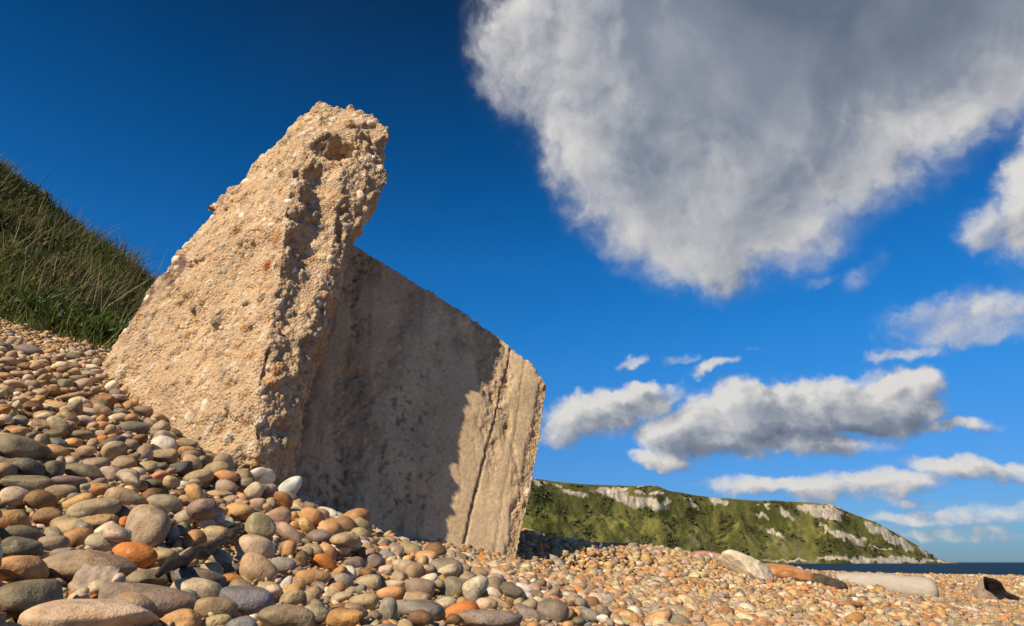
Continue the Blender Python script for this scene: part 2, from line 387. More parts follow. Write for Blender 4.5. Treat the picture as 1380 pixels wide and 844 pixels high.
def _tps(r2): return np.where(r2 > 1e-12, 0.5 * r2 * np.log(r2 + 1e-12), 0.0)
_n = len(_C)
_A = np.zeros((_n + 3, _n + 3)); _d = ((_C[:, None, :2] - _C[None, :, :2]) ** 2).sum(-1)
_A[:_n, :_n] = _tps(_d) + np.eye(_n) * 0.02
_A[:_n, _n] = 1; _A[:_n, _n + 1:] = _C[:, :2]; _A[_n, :_n] = 1; _A[_n + 1:, :_n] = _C[:, :2].T
_w = np.linalg.solve(_A, np.concatenate([_C[:, 2], np.zeros(3)]))
def ground(x, y):
    x = np.asarray(x, float); y = np.asarray(y, float)
    xs = x.ravel(); ys = y.ravel(); out = np.empty(len(xs))
    for s in range(0, len(xs), 60000):
        a, b = np.clip(xs[s:s + 60000], -5, 30), np.clip(ys[s:s + 60000], -2.5, 30)
        d = (a[:, None] - _C[None, :, 0]) ** 2 + (b[:, None] - _C[None, :, 1]) ** 2
        out[s:s + 60000] = _tps(d) @ _w[:_n] + _w[_n] + _w[_n + 1] * a + _w[_n + 2] * b
    out = out.reshape(x.shape)
    # foreshore: falls to the sea beyond the crest
    edge = np.maximum(y - 26, (x - 26) * 0.9)
    f = np.clip(edge / 34.0, 0, 1)
    out = out * (1 - sstep(0, .6, f)) + (-.55 - 3.4 * f) * sstep(0, .6, f)
    return out
def hit(px, py, lift=0.0, ymin=0.35, ymax=40):
    r = ray(px, py); r = r / r[1]; t = np.concatenate([np.arange(ymin, 8, 0.01), np.arange(8, ymax, 0.1)])
    P = r[None] * t[:, None]; below = P[:, 2] < ground(P[:, 0], P[:, 1]) + lift
    i = int(np.argmax(below)) if below.any() else len(t) - 1
    return P[i]

def build_beach():
    def ax(a, b, c, fine, n):   # fine spacing near, widening far
        u = np.arange(-n, n + 1) / n
        return np.unique(np.concatenate([np.arange(a, b, fine), b + (c - b) * (np.linspace(0, 1, n) ** 3)]))
    xs = np.unique(np.concatenate([np.linspace(-60, -3, 20), ax(-3, 4.5, 160, 0.05, 60)])); ys = ax(-4, 8, 160, 0.05, 60)
    X, Y = np.meshgrid(xs, ys, indexing='ij'); Z = ground(X, Y)
    P = np.stack([X, Y, Z], -1).reshape(-1, 3)
    P[:, 2] += fbm(P * [1, 1, 0], 3.0, 3) * 0.012 + fbm(P * [1, 1, 0], .35, 3, s=9) * 0.05 * sstep(5, 12, P[:, 1]) - 0.012
    o = link('beach', mesh_np('beach', P, grid_faces(len(xs), len(ys))[:, ::-1], M['beach']))
    o['kind'] = 'structure'
build_beach()

def build_sea():
    r = 45000; rings = [0, 40, 200, 1000, 5000, 15000, r]; n = 64; V = [(0, 0, -2.5)]
    for R in rings[1:]: V += [(R * math.cos(2 * math.pi * i / n), R * math.sin(2 * math.pi * i / n), -2.5) for i in range(n)]
    t = np.array([(0, 1 + i, 1 + (i + 1) % n) for i in range(n)]); q = []
    for k in range(len(rings) - 2):
        b = 1 + k * n
        q += [(b + i, b + n + i, b + n + (i + 1) % n, b + (i + 1) % n) for i in range(n)]
    o = link('sea', mesh_np('sea', np.array(V, float), [t, np.array(q)], M['sea'])); o['kind'] = 'structure'
build_sea()

# ------------------------------------------------------------------ distant headland with chalk faces
CREST = [(480, 640), (620, 640), (715, 644), (775, 652), (830, 655), (885, 655), (902, 662), (960, 671), (1020, 675), (1092, 677), (1122, 680), (1140, 689), (1180, 704), (1215, 723), (1243, 739), (1258, 751), (1275, 757), (1290, 758.6)]
CHALK = [ # photo x, y, half width, half height, tilt
    (850, 673, 52, 7.5, 15), (875, 679, 22, 8, 25), (865, 661, 6, 5, 0), (838, 659, 12, 3, 0), (899, 677, 6, 5, 0), (886, 665, 9, 3, 0), (728, 650, 7, 4, 20), (752, 656, 10, 3, 15), (778, 666, 20, 3.5, 12),
    (933, 680, 15, 3.5, 45), (966, 675, 15, 4.5, 8), (1032, 682, 9, 3, 30), (1026, 696, 12, 3, 25), (1059, 692, 14, 5, 28), (1108, 689, 34, 8, 10), (1124, 698, 12, 6, 10), (1124, 684, 10, 3, 50), (1131, 680, 8, 2.5, 40),
    (1115, 712, 8, 4, 30), (1142, 722, 26, 5.5, 18), (1162, 729, 9, 5, 0), (1174, 709, 12, 5, 45), (1195, 721, 22, 5.5, 38), (1216, 732, 16, 5, 42), (1244, 745, 10, 4.5, 45), (1042, 719, 14, 3, 28), (1188, 739, 20, 1.6, 5), 
    (1190, 755, 80, 4.6, 1), (1120, 754, 22, 3.2, 0), (1060, 757, 40, 1.5, 0), (1255, 756, 26, 2.5, 0), 
]
def build_headland():
    nu, nv = 520, 170
    px = np.linspace(480, 1290, nu); cy = np.interp(px, [c[0] for c in CREST], [c[1] for c in CREST])
    d = ray(px, cy); hor = np.hypot(d[:, 0], d[:, 1]); tan = np.maximum(d[:, 2] / hor, 0.0002); dirs = d[:, :2] / hor[:, None]
    D = np.interp(px, [480, 715, 885, 1092, 1275, 1290], [980, 1150, 1420, 1850, 2350, 2380]); h = D * tan + 2.5
    v = np.linspace(0, 1.35, nv)
    prof = np.interp(v, [0, .06, .30, .58, .72, .84, .93, 1.0, 1.1, 1.35], [-.02, .05, .26, .46, .60, .86, .955, 1.0, .985, .86])
    R = D[:, None] - (h * 1.75)[:, None] * (1 - v)[None]
    Z = h[:, None] * prof[None] - 2.5
    X = dirs[:, :1] * R; Y = dirs[:, 1:] * R
    P = np.stack([X, Y, Z], -1)
    s = np.cumsum(np.concatenate([[0], np.hypot(np.diff(dirs[:, 0] * D), np.diff(dirs[:, 1] * D))]))
    U = np.stack([np.repeat(s[:, None], nv, 1), R - D[:, None], np.zeros_like(R)], -1)
    hump = fbm(U, 1 / 120., 5, .55, 3); Us = np.stack([U[..., 0] + U[..., 1] * .55, U[..., 1] * .45, U[..., 2] + 5], -1); gul = 1 - np.abs(fbm(Us, 1 / 95., 4, .5, 8)) * 2.2
    env = np.clip(v, 0, .6)[None] * np.interp(v, [0, .6, .8, 1.0, 1.35], [1, 1, .45, .045, .03])[None] * np.minimum(h / 120., 1)[:, None]
    P[..., 2] += env * (hump * 48 + (gul - .5) * 24) + env * fbm(U, 1 / 15., 3, .6, 21) * 2.6
    P = P.reshape(-1, 3)
    # ground colours: turf, scrub, bare slip, chalk
    qx, qy, _ = proj(P)
    Uf = U.reshape(-1, 3); wx = qx + fbm(Uf, 1 / 26., 4, .6, 31) * 11; wy = qy + fbm(Uf, 1 / 26., 4, .6, 41) * 7.0
    ch = np.zeros(len(P))
    for (a, b, rx, ry, rot) in CHALK:
        t = math.radians(rot); dx, dy = wx - a, wy - b
        e = np.hypot((dx * math.cos(t) + dy * math.sin(t)) / rx, (-dx * math.sin(t) + dy * math.cos(t)) / ry)
        ch = np.maximum(ch, 1 - sstep(.72, 1.1, e))
    ch *= (v.reshape(1, -1).repeat(nu, 0).ravel() <= 1.02)
    streak = sstep(.05, .35, fbm(Uf * [1, .25, 1], 1 / 18., 4, .6, 51)) * sstep(.0, .3, fbm(Uf, 1 / 160., 2, .5, 55))
    lush = sstep(-.35, .35, fbm(Uf, 1 / 90., 5, .6, 61)); scrub = sstep(.06, .34, fbm(Uf + [0, 0, 3], 1 / 34., 5, .62, 71))
    col = np.array([.085, .092, .026])[None] * (1 - lush[:, None]) + np.array([.175, .172, .050])[None] * lush[:, None]
    col = col * (1 - .78 * scrub[:, None]) + np.array([.048, .050, .020])[None] * .78 * scrub[:, None]
    vv = v.reshape(1, -1).repeat(nu, 0).ravel()
    low = sstep(.62, .25, vv)
    col = col * (1 - (.6 * streak * low)[:, None]) + np.array([.19, .165, .10])[None] * (.6 * streak * low)[:, None]
    cc = np.array([.62, .54, .42])[None] * (0.86 + .18 * fbm(Uf * [1, .3, 1], 1 / 12., 3, .6, 81))[:, None]
    col = col * (1 - ch[:, None]) + cc * ch[:, None]
    P = P + (ch * fbm(Uf * [1, .3, 1], 1 / 9., 3, .6, 91) * 2.6)[:, None] * np.array([0, -1, .3])
    r = np.random.default_rng(3); ok = (scrub > .5) & (ch < .1) & (vv < .97) & (vv > .05) & (qx > 690) & (qx < 1262); ii = r.choice(np.where(ok)[0], 2200); sz = r.lognormal(math.log(1.6), .4, len(ii))
    T = ico(1)[0]; nb = len(ii); bv = T[None] * sz[:, None, None] * r.uniform(.7, 1.25, (nb, len(T), 1)) * [1.2, 1.2, .8] + (P[ii] + r.normal(0, 1.5, (nb, 3)) * [1, 1, 0] + [0, 0, .5])[:, None]
    bc = np.array([[.062, .068, .026], [.078, .084, .03], [.10, .10, .034], [.08, .07, .036]])[r.integers(0, 4, nb)]
    ob = link('scrub', mesh_np('scrub', bv.reshape(-1, 3), (ico(1)[1][None] + (np.arange(nb) * len(T))[:, None, None]).reshape(-1, 3), M['hill'], cols={'col': np.repeat(bc, len(T), 0)})); ob['kind'] = 'stuff'
    tag(ob, 'dark scrub bushes scattered over the distant green headland', 'scrub')
    o = link('headland', mesh_np('headland', P, grid_faces(nu, nv), M['hill'], cols={'col': col})); o['kind'] = 'structure'
build_headland()

# ------------------------------------------------------------------ the broken concrete block
NC = np.array([.47, -.87, .14]); NC /= np.linalg.norm(NC)          # normal of its smooth cast face
PC = at(690, 755, 3.38); E1 = np.array([.87, .47, 0.0]); E1 /= np.linalg.norm(E1)
def onC(px, py, off=0.0):
    r = ray(px, py); return r * ((PC @ NC + off) / (r @ NC))
def hull_planes(pts):
    bm = bmesh.new()
    for p in pts: bm.verts.new(p)
    bmesh.ops.convex_hull(bm, input=bm.verts)
    bm.normal_update(); c = np.mean(np.array([v.co[:] for v in bm.verts if v.link_faces]), 0)
    pl = []
    for f in bm.faces:
        n = np.array(f.normal[:]); q = np.array(f.verts[0].co[:])
        if np.linalg.norm(n) < .5: continue
        if (c - q) @ n > 0: n = -n
        pl.append((n, n @ q))
    bm.free(); return pl
BACK = -NC * np.array([.55, .55, .2])
_fr = [(395, 830), (684, 800), (690, 755), (713, 668), (729, 575), (737, 519), (717, 490), (690, 471), (655, 443), (575, 389), (475, 327), (440, 306)]
_front = [onC(*p) for p in _fr]
BODY = hull_planes(_front + [p + BACK for p in _front] + [onC(360, 700, -.02), onC(360, 500, -.02), onC(360, 700, -.5), onC(400, 380, -.4)])
dn = np.array([0, 0, -.55])
W1 = at(138, 492, 2.95); W2 = at(340, 655, 2.38)
_wl = [W1, W1 + dn, W2, W2 + dn * .8, at(203, 384, 2.98), at(290, 281, 3.0), at(352, 214, 3.0), at(350, 500, 2.42), at(368, 400, 2.48), at(383, 312, 2.54), at(396, 240, 2.58),
       onC(366, 662, .01), onC(372, 720, .01), onC(400, 550, .03), onC(440, 420, .03), onC(468, 335, .04), at(478, 300, 2.72), at(440, 300, 2.62),
       W1 + [.35, .35, 0], W1 + [.35, .35, -.5], at(352, 214, 3.0) + [.2, .25, -.1]]
WING = hull_planes(_wl)
_hd = [at(352, 214, 3.0), at(290, 281, 3.0), at(400, 160, 2.97), at(430, 134, 2.95), at(446, 147, 2.88), at(470, 150, 2.84), at(508, 150, 2.80), at(528, 172, 2.80), at(534, 203, 2.79), at(531, 240, 2.80), at(508, 268, 2.78),
       at(478, 300, 2.72), at(402, 196, 2.62), at(388, 290, 2.55), at(440, 196, 2.63), at(430, 300, 2.60), at(470, 325, 2.85),
       at(430, 150, 3.25), at(500, 175, 3.12), at(510, 225, 3.05), at(352, 214, 3.0) + [.2, .25, -.1], at(470, 310, 3.05)]
HEAD = hull_planes(_hd)
def sd_hull(P, pl):
    d = np.full(P.shape[:-1], -9.0, np.float32)
    for n, c in pl: d = np.maximum(d, (P @ n.astype(np.float32)) - np.float32(c))
    return d
def smin(a, b, k):
    h = np.clip(.5 + .5 * (b - a) / k, 0, 1); return b * (1 - h) + a * h - k * h * (1 - h)
def smax(a, b, k): return -smin(-a, -b, k)
def sd_ell(P, c, r):
    q = (P - np.asarray(c, np.float32)) / np.asarray(r, np.float32); k = np.sqrt((q ** 2).sum(-1)); return (k - 1) * min(r)
def sd_cap(P, a, b, ra, rb):
    a = np.asarray(a, np.float32); b = np.asarray(b, np.float32); ab = b - a
    t = np.clip(((P - a) @ ab) / (ab @ ab), 0, 1); d = P - a - t[..., None] * ab
    return np.sqrt((d ** 2).sum(-1)) - (ra + (rb - ra) * t)
def block_base(P):
    b = sd_hull(P, BODY); w = smin(sd_hull(P, WING), sd_hull(P, HEAD), .06)
    # hollows in the broken front: the socket near the top and the long scoop below it
    w = smax(w, -sd_ell(P, at(446, 192, 2.64), (.085, .18, .055)), .04)
    w = smax(w, -sd_cap(P, at(440, 215, 2.60), at(424, 330, 2.555), .072, .075), .03)
    w = smax(w, -sd_cap(P, at(424, 330, 2.555), at(396, 470, 2.44), .075, .055), .03)
    w = smax(w, -sd_cap(P, at(505, 318, 2.75), at(470, 430, 2.62), .07, .05), .03)
    w = smax(w, -sd_ell(P, at(340, 660, 2.30), (.16, .14, .10)), .04)
    w = smax(w, -sd_ell(P, at(300, 640, 2.32), (.10, .14, .05)), .04)
    return b, w
def surface_nets(D, org, h):
    nx, ny, nz = D.shape; S = D < 0
    c = [S[i:nx - 1 + i, j:ny - 1 + j, k:nz - 1 + k] for i in (0, 1) for j in (0, 1) for k in (0, 1)]
    cnt = sum(x.astype(np.int8) for x in c); act = (cnt > 0) & (cnt < 8)
    idx = np.full(act.shape, -1, np.int64); A = np.argwhere(act); idx[act] = np.arange(len(A))
    V = np.zeros((len(A), 3)); N = np.zeros(len(A))
    cor = [np.array((i, j, k)) for i in (0, 1) for j in (0, 1) for k in (0, 1)]
    val = [D[A[:, 0] + o[0], A[:, 1] + o[1], A[:, 2] + o[2]] for o in cor]
    for a in range(8):
        for b in range(a + 1, 8):
            if np.abs(cor[a] - cor[b]).sum() == 1:
                x = (val[a] < 0) != (val[b] < 0); t = np.where(x, val[a] / np.where(x, val[a] - val[b], 1), 0)
                V += np.where(x[:, None], cor[a] + t[:, None] * (cor[b] - cor[a]), 0); N += x
    V = (A + V / N[:, None]) * h + org
    Q = []
    for ax in range(3):
        o1, o2 = [(1, 2), (2, 0), (0, 1)][ax]
        sl0 = [slice(None)] * 3; sl1 = [slice(None)] * 3; sl0[ax] = slice(0, -1); sl1[ax] = slice(1, None)
        x = S[tuple(sl0)] != S[tuple(sl1)]; E = np.argwhere(x); E = E[(E[:, o1] > 0) & (E[:, o2] > 0)]
        E = E[(E[:, 0] < nx - 1) & (E[:, 1] < ny - 1) & (E[:, 2] < nz - 1)]
        fl = S[E[:, 0], E[:, 1], E[:, 2]]
        u = np.zeros(3, int); u[o1] = 1; w = np.zeros(3, int); w[o2] = 1
        g = lambda e: idx[e[:, 0], e[:, 1], e[:, 2]]
        q = np.stack([g(E - u - w), g(E - w), g(E), g(E - u)], 1)
        q[~fl] = q[~fl][:, ::-1]; Q.append(q)
    Q = np.concatenate(Q); return V, Q[(Q >= 0).all(1)]
def vnormals(V, Q):
    n = np.cross(V[Q[:, 2]] - V[Q[:, 0]], V[Q[:, 3]] - V[Q[:, 1]]); N = np.zeros_like(V)
    for i in range(4): np.add.at(N, Q[:, i], n)
    return N / (np.linalg.norm(N, axis=1, keepdims=True) + 1e-12)
UPC = np.cross(NC, E1); UPC /= np.linalg.norm(UPC); UPC *= np.sign(UPC[2])
def plane_uv(P):
    q = P - PC; return q @ E1, q @ UPC, q @ NC
# the form-board joints on the smooth face, as lines on that face
def joint(p0, p1):
    a = onC(*p0); b = onC(*p1); return np.array(plane_uv(a))[:2], np.array(plane_uv(b))[:2]
JOINTS = [(joint((623, 740), (688, 474)), .0045, .013), (joint((664, 752), (707, 494)), .0035, .005), (joint((540, 500), (580, 385)), .003, .002)]
EDGE_R = joint((690, 757), (734, 530))
def line_dist(u, v, j):
    (a, b) = j; d = (b - a) / np.linalg.norm(b - a); return (u - a[0]) * d[1] - (v - a[1]) * d[0]

AN = np.array([-.34, -.91, .23])
def face_a(P):
    return sstep(.10, .02, np.abs((P - W1) @ AN)) * sstep(.2, .0, (P - onC(420, 420)) @ E1)
def build_block():
    h = 0.0085
    allp = np.array(_front + [p + BACK for p in _front] + _wl + _hd)
    lo = allp.min(0) - .1; hi = allp.max(0) + .1; n = np.ceil((hi - lo) / h).astype(int)
    gx, gy, gz = [(lo[i] + np.arange(n[i]) * h).astype(np.float32) for i in range(3)]
    CH = 20; D = np.empty(n, np.float32)
    def half(m): return (np.minimum(np.arange(0, m, CH) + CH / 2, m - 1))
    CX, CY, CZ = [half(m) for m in n]
    CC = np.stack(np.meshgrid(lo[0] + CX * h, lo[1] + CY * h, lo[2] + CZ * h, indexing='ij'), -1).astype(np.float32); cb, cw = block_base(CC); cd = smin(cb, cw, .05)
    for ci in range(len(CX)):
        for cj in range(len(CY)):
            for ck in range(len(CZ)):
                sl = (slice(ci * CH, (ci + 1) * CH), slice(cj * CH, (cj + 1) * CH), slice(ck * CH, (ck + 1) * CH)); c0 = cd[ci, cj, ck]
                if abs(c0) > CH * h * .9 + .10: D[sl] = np.sign(c0); continue
                P = np.stack(np.meshgrid(gx[sl[0]], gy[sl[1]], gz[sl[2]], indexing='ij'), -1); b, w = block_base(P); d = smin(b, w, .05)
                band = np.abs(d) < .10
                if band.any():
                    Q = P[band]; wt = sstep(.06, -.02, w[band]); u, v, f = plane_uv(Q)
                    face = sstep(.035, .0, np.abs(f)) * (1 - wt); edge = (1 - face) * (1 - wt)          # the cast face stays flat
                    lead_ = 1 - .45 * face_a(Q)
                    nz = fbm(Q, 3.2, 2, .5, 5) * .050 * wt * lead_ + fbm(Q, 11., 2, .5, 15) * .024 * (wt * lead_ + .25 * edge) + fbm(Q, 2.5, 2, .5, 7) * (.006 * face + .018 * edge)
                    gr = 0; wob = fbm(Q, 9., 3, .6, 25) * .012
                    for (j, wd, dp) in JOINTS: gr = np.maximum(gr, dp * np.exp(-((line_dist(u, v, j) + wob) / wd) ** 2))
                    # the boards stand slightly out of line with each other
                    d[band] += nz + gr * face + face * (.004 * sstep(-.006, .006, line_dist(u, v, JOINTS[0][0])) - .007 * sstep(-.02, .03, line_dist(u, v, JOINTS[2][0])))
                D[sl] = d
    V, Q = surface_nets(D, lo, h)
    N = vnormals(V, Q)
    b, w = block_base(V.astype(np.float32)); wt = sstep(.05, -.01, w)
    u, v, f = plane_uv(V)
    flat = sstep(.80, .95, N @ NC) * sstep(.05, .02, np.abs(f)) * (1 - wt)
    rough = 1 - flat
    # worn zones on the cast face where the aggregate shows
    Vs = V - (V @ UPC)[:, None] * UPC * .62                                   # stretched along the boards
    worn = flat * sstep(-.02, .32, fbm(Vs, 4.5, 5, .62, 33) + .34 * sstep(-.25, -.95, u) - .12)
    worn = np.maximum(worn, flat * sstep(.09, .0, np.abs(line_dist(u, v, JOINTS[2][0]) + .06)) * sstep(.45, .9, v) * .8)
    el_ = -line_dist(u, v, EDGE_R) + fbm(V, 12., 3, .6, 88) * .03; worn = np.maximum(worn, flat * sstep(.055, .02, el_))
    ag = np.maximum(rough * (.40 + .60 * wt), worn * .75)
    # aggregate: shingle stones of three sizes set in the matrix, lying along the old casting layers
    G = np.array([.62, -.10, .78]); Va = V - (V @ G)[:, None] * G * .42
    warp = Va + np.stack([fbm(V, 14., 2, s=91), fbm(V, 14., 2, s=92), fbm(V, 14., 2, s=93)], 1) * .010
    a1, a2, ac = worley(warp, 27.0, 3); b1, b2, bc = worley(warp, 62.0, 13); g1, g2, gc = worley(warp + 3, 13.5, 23)
    dome = lambda d, r_: np.sqrt(np.clip(1 - (d / r_) ** 2, 0, 1))
    st1 = dome(a1, .46) * (ac > .40); st2 = dome(b1, .50) * (bc > .30); st0 = dome(g1, .34) * (gc > .66)
    fa = sstep(.55, .85, N @ AN)
    hole = sstep(.16, .42, fbm(warp, 15., 3, .55, 46))
    disp = ag * (1 - .30 * fa) * (st1 * .016 + st2 * .0075 + st0 * .018 - .011 + fbm(V, 46., 2, .6, 44) * .005 - .022 * hole)
    pit = flat * sstep(.28, .44, fbm(V, 42., 3, .55, 55)) * sstep(-.15, .25, fbm(Vs, 3.0, 3, .55, 57)) * (.25 + .75 * sstep(-.1, -.6, u))
    disp += -pit * .010 - worn * .003 + flat * fbm(V, 34., 3, .6, 66) * .0020
    V2 = V + N * disp[:, None]
    # colours
    mtx = np.array([.49, .355, .225]); smooth_c = np.array([.57, .43, .27])
    pal = np.array([[.60, .46, .30], [.52, .33, .17], [.36, .27, .18], [.68, .58, .44], [.28, .23, .18], [.48, .27, .12], [.56, .42, .26], [.62, .46, .28]])
    c1 = pal[(ac * 7919 % 1 * 8).astype(int) % 8]; c2 = pal[(bc * 6007 % 1 * 8).astype(int) % 8]; c0 = pal[(gc * 5003 % 1 * 8).astype(int) % 8]
    col = mtx * rough[:, None] + smooth_c * flat[:, None]
    col = col * (1 + .22 * fbm(V, 1.7, 4, .6, 77))[:, None]
    def blend(c, x, m): return c * (1 - m[:, None]) + x * m[:, None]
    col = blend(col, col * [.70, .67, .63], worn * .6)
    col = blend(col, c2, .6 * ag * (st2 > .2)); col = blend(col, c1, .8 * ag * (st1 > .25)); col = blend(col, c0, .85 * ag * (st0 > .25))
    col = blend(col, np.array([.13, .105, .08]), pit * .6)
    strk = flat * sstep(.1, .4, fbm(np.stack([u * 9, v * .8, u * 0], 1), 1.0, 3, .6, 17))        # run-off streaks down the face
    col = blend(col, col * [.72, .72, .74], strk * .6)
    jd = np.abs(line_dist(u, v, JOINTS[0][0]) + fbm(V, 9., 3, .6, 25) * .012); col = blend(col, col * .42, flat * sstep(.0075, .003, jd))     # dirt in the crack
    jd = np.abs(line_dist(u, v, JOINTS[1][0]) + fbm(V, 9., 3, .6, 25) * .012); col = blend(col, col * .72, flat * sstep(.006, .002, jd))
    # iron stain and the patch of dark lichen on the rough face
    rs = at(352, 352, 2.53); dr = np.linalg.norm((V - rs) * [1, .6, 1.6], axis=1)
    col = blend(col, np.array([.30, .09, .025]), sstep(.055, .02, dr + fbm(V, 30., 3, s=5) * .025))
    la = at(176, 424, 2.95); lb = at(243, 352, 2.97); lx, ly, lc = proj(V); tt = np.clip(((lx - 172) * 71 + (ly - 428) * -76) / (71 ** 2 + 76 ** 2), 0, 1); ld = (np.hypot(lx - 172 - 71 * tt, ly - 428 + 76 * tt) - 8) * lc / F + fbm(V, 16., 4, .6, 3) * .045 + np.where((N @ AN > .3) & (lc < 3.6), 0, 1)
    col = blend(col, np.array([.13, .075, .065]), sstep(.012, -.025, ld) * .9)
    cav = 0
    me = mesh_np('concrete_mass', V2, Q, M['concrete'], cols={'col': np.clip(col, .01, .9), 'info': np.stack([ag, worn, flat], 1)})
    root = empty('concrete_block', (0, 0, 0)); base = (W1 + W2 + PC) / 3; root.location = (base[0], base[1], float(ground(base[0], base[1])))
    tag(root, 'huge tilted broken concrete block with pebbly rough end and smooth shaded cast face', 'concrete block')
    o = link('concrete_mass', me, root); o.matrix_parent_inverse = Matrix.Translation(-Vector(root.location))
    # loose-looking pebbles standing proud of the broken face
    lead = [(255, 563, 20, 22), (275, 548, 15, 26), (252, 468, 10, 12), (348, 315, 15, 15), (318, 510, 14, 15), (283, 228, 9, 9), (505, 200, 11, 9), (486, 262, 10, 15), (476, 270, 9, 10), (500, 165, 12, 9), (455, 240, 10, 9), (296, 500, 12, 11), (235, 513, 15, 13), (470, 175, 9, 8), (300, 330, 12, 8), (262, 330, 11, 9), (398, 365, 13, 14)]
    PX, PY, DEP = proj(V2); facing = ((N @ SUN) > -.2) & ((N * (-V2)).sum(1) > 0) & (rough > .7) & (wt > .5) & (V2[:, 2] > .2)
    cand = np.where(facing)[0]; picks = []
    for (x, y, pw, ph) in lead:
        e = np.hypot(PX[cand] - x, PY[cand] - y) + DEP[cand] * 6; picks.append((cand[int(np.argmin(e))], pw, ph))
    rr = np.random.default_rng(5); area = rr.choice(cand, 1500, replace=False); kept = [V2[p[0]] for p in picks]
    for i in area:
        if len(picks) >= 260: break
        s = float(np.clip(rr.lognormal(math.log(8.5), .35), 5, 17))
        if min(np.linalg.norm(V2[i] - q) for q in kept) < .05: continue
        kept.append(V2[i]); picks.append((i, s, s * rr.uniform(.7, 1.1)))
    cols = np.array([[.60, .52, .40], [.55, .45, .32], [.46, .36, .25], [.60, .52, .40], [.36, .29, .22], [.50, .33, .18], [.42, .30, .20]])
    for n, (i, pw, ph) in enumerate(picks):
        s = DEP[i] / F; a, c = pw * s / 2, ph * s / 2
        me = pebble_mesh('embedded_pebble', (a, (a + c) / 2 * .8, c), rr, 3 if n < 17 else 2, .10)
        p = link('embedded_pebble', me, root); q = Vector(N[i]).to_track_quat('Y', 'Z'); ee = q.to_matrix() @ Matrix.Rotation(rr.uniform(-.5, .5), 3, 'Y')
        p.matrix_parent_inverse = Matrix.Translation(-Vector(root.location))
        p.matrix_basis = Matrix.Translation(Vector(V2[i] - N[i] * (a + c) / 2 * .48)) @ ee.to_4x4()
        cc = cols[rr.integers(len(cols))] if n > 1 else cols[3]
        p.color = c4(cc * rr.uniform(.9, 1.1)); me.materials.append(M['pebble'])
    # a stub of reinforcing bar at the upper left edge
    p0 = at(288, 283, 2.96); bm = bmesh.new(); bmesh.ops.create_cone(bm, cap_ends=True, segments=10, radius1=.009, radius2=.008, depth=.07)
    bmesh.ops.rotate(bm, verts=bm.verts, matrix=Matrix.Rotation(math.radians(-62), 3, 'Y')); me = bpy.data.meshes.new('rusty_bar'); bm.to_mesh(me); bm.free(); me.materials.append(mat_simple('rusty_iron', (.07, .03, .018), .9, 90, .4))
    p = link('rusty_bar', me, root); p.matrix_parent_inverse = Matrix.Translation(-Vector(root.location)); p.location = p0
    p['label'] = 'short dark rusty iron bar stub'

# ------------------------------------------------------------------ pebbles
def pebble_verts(rad, r, sub, ang=0.0):
    """a worn stone: superellipsoid with low lumps, ang > 0 adds flats and corners"""
    V, Fc = ico(sub); d = V / np.linalg.norm(V, axis=1, keepdims=True)
    e = r.uniform(2.0, 2.7)
    k = (np.abs(d) ** e).sum(1) ** (-1 / e); P = d * k[:, None]
    P = P * (1 + (.10 + .25 * ang) * fbm(d + r.uniform(0, 90, 3), 1.15, 2, .45, 3)[:, None])
    P[:, 0] *= 1 + r.uniform(-.22, .22) * P[:, 2]; P[:, 2] *= 1 + r.uniform(-.25, .25) * P[:, 0]; P[:, 1] *= 1 + r.uniform(-.2, .2) * P[:, 0]
    for _ in range(int(1 + ang * 9)):
        n = r.normal(size=3); n /= np.linalg.norm(n); c = r.uniform(.62, .85) if ang > .15 else r.uniform(.78, .95)
        dd = P @ n - c; P = P - np.where(dd > 0, dd * .8, 0)[:, None] * n
    P -= (P.max(0) + P.min(0)) / 2; P /= (P.max(0) - P.min(0)) / 2
    return P * np.asarray(rad), Fc
def pebble_mesh(name, rad, r, sub, ang):
    P, Fc = pebble_verts(rad, r, sub, ang); return mesh_np(name, P, Fc)

COLS = {'khaki tan': (.36, .265, .155), 'beige': (.48, .375, .25), 'orange': (.50, .19, .045), 'orange tan': (.45, .25, .105), 'grey': (.24, .208, .165), 'dark grey': (.115, .104, .088),
        'olive grey': (.195, .163, .105), 'blue grey': (.20, .20, .19), 'white': (.62, .56, .47), 'cream': (.55, .455, .325), 'brown': (.22, .125, .062), 'pinkish': (.40, .285, .205), 'grey brown': (.265, .203, .138)}
_k = {'K': 'khaki tan', 'B': 'beige', 'O': 'orange', 'T': 'orange tan', 'G': 'grey', 'D': 'dark grey', 'L': 'olive grey', 'U': 'blue grey', 'W': 'white', 'C': 'cream', 'N': 'brown', 'P': 'pinkish', 'R': 'grey brown'}
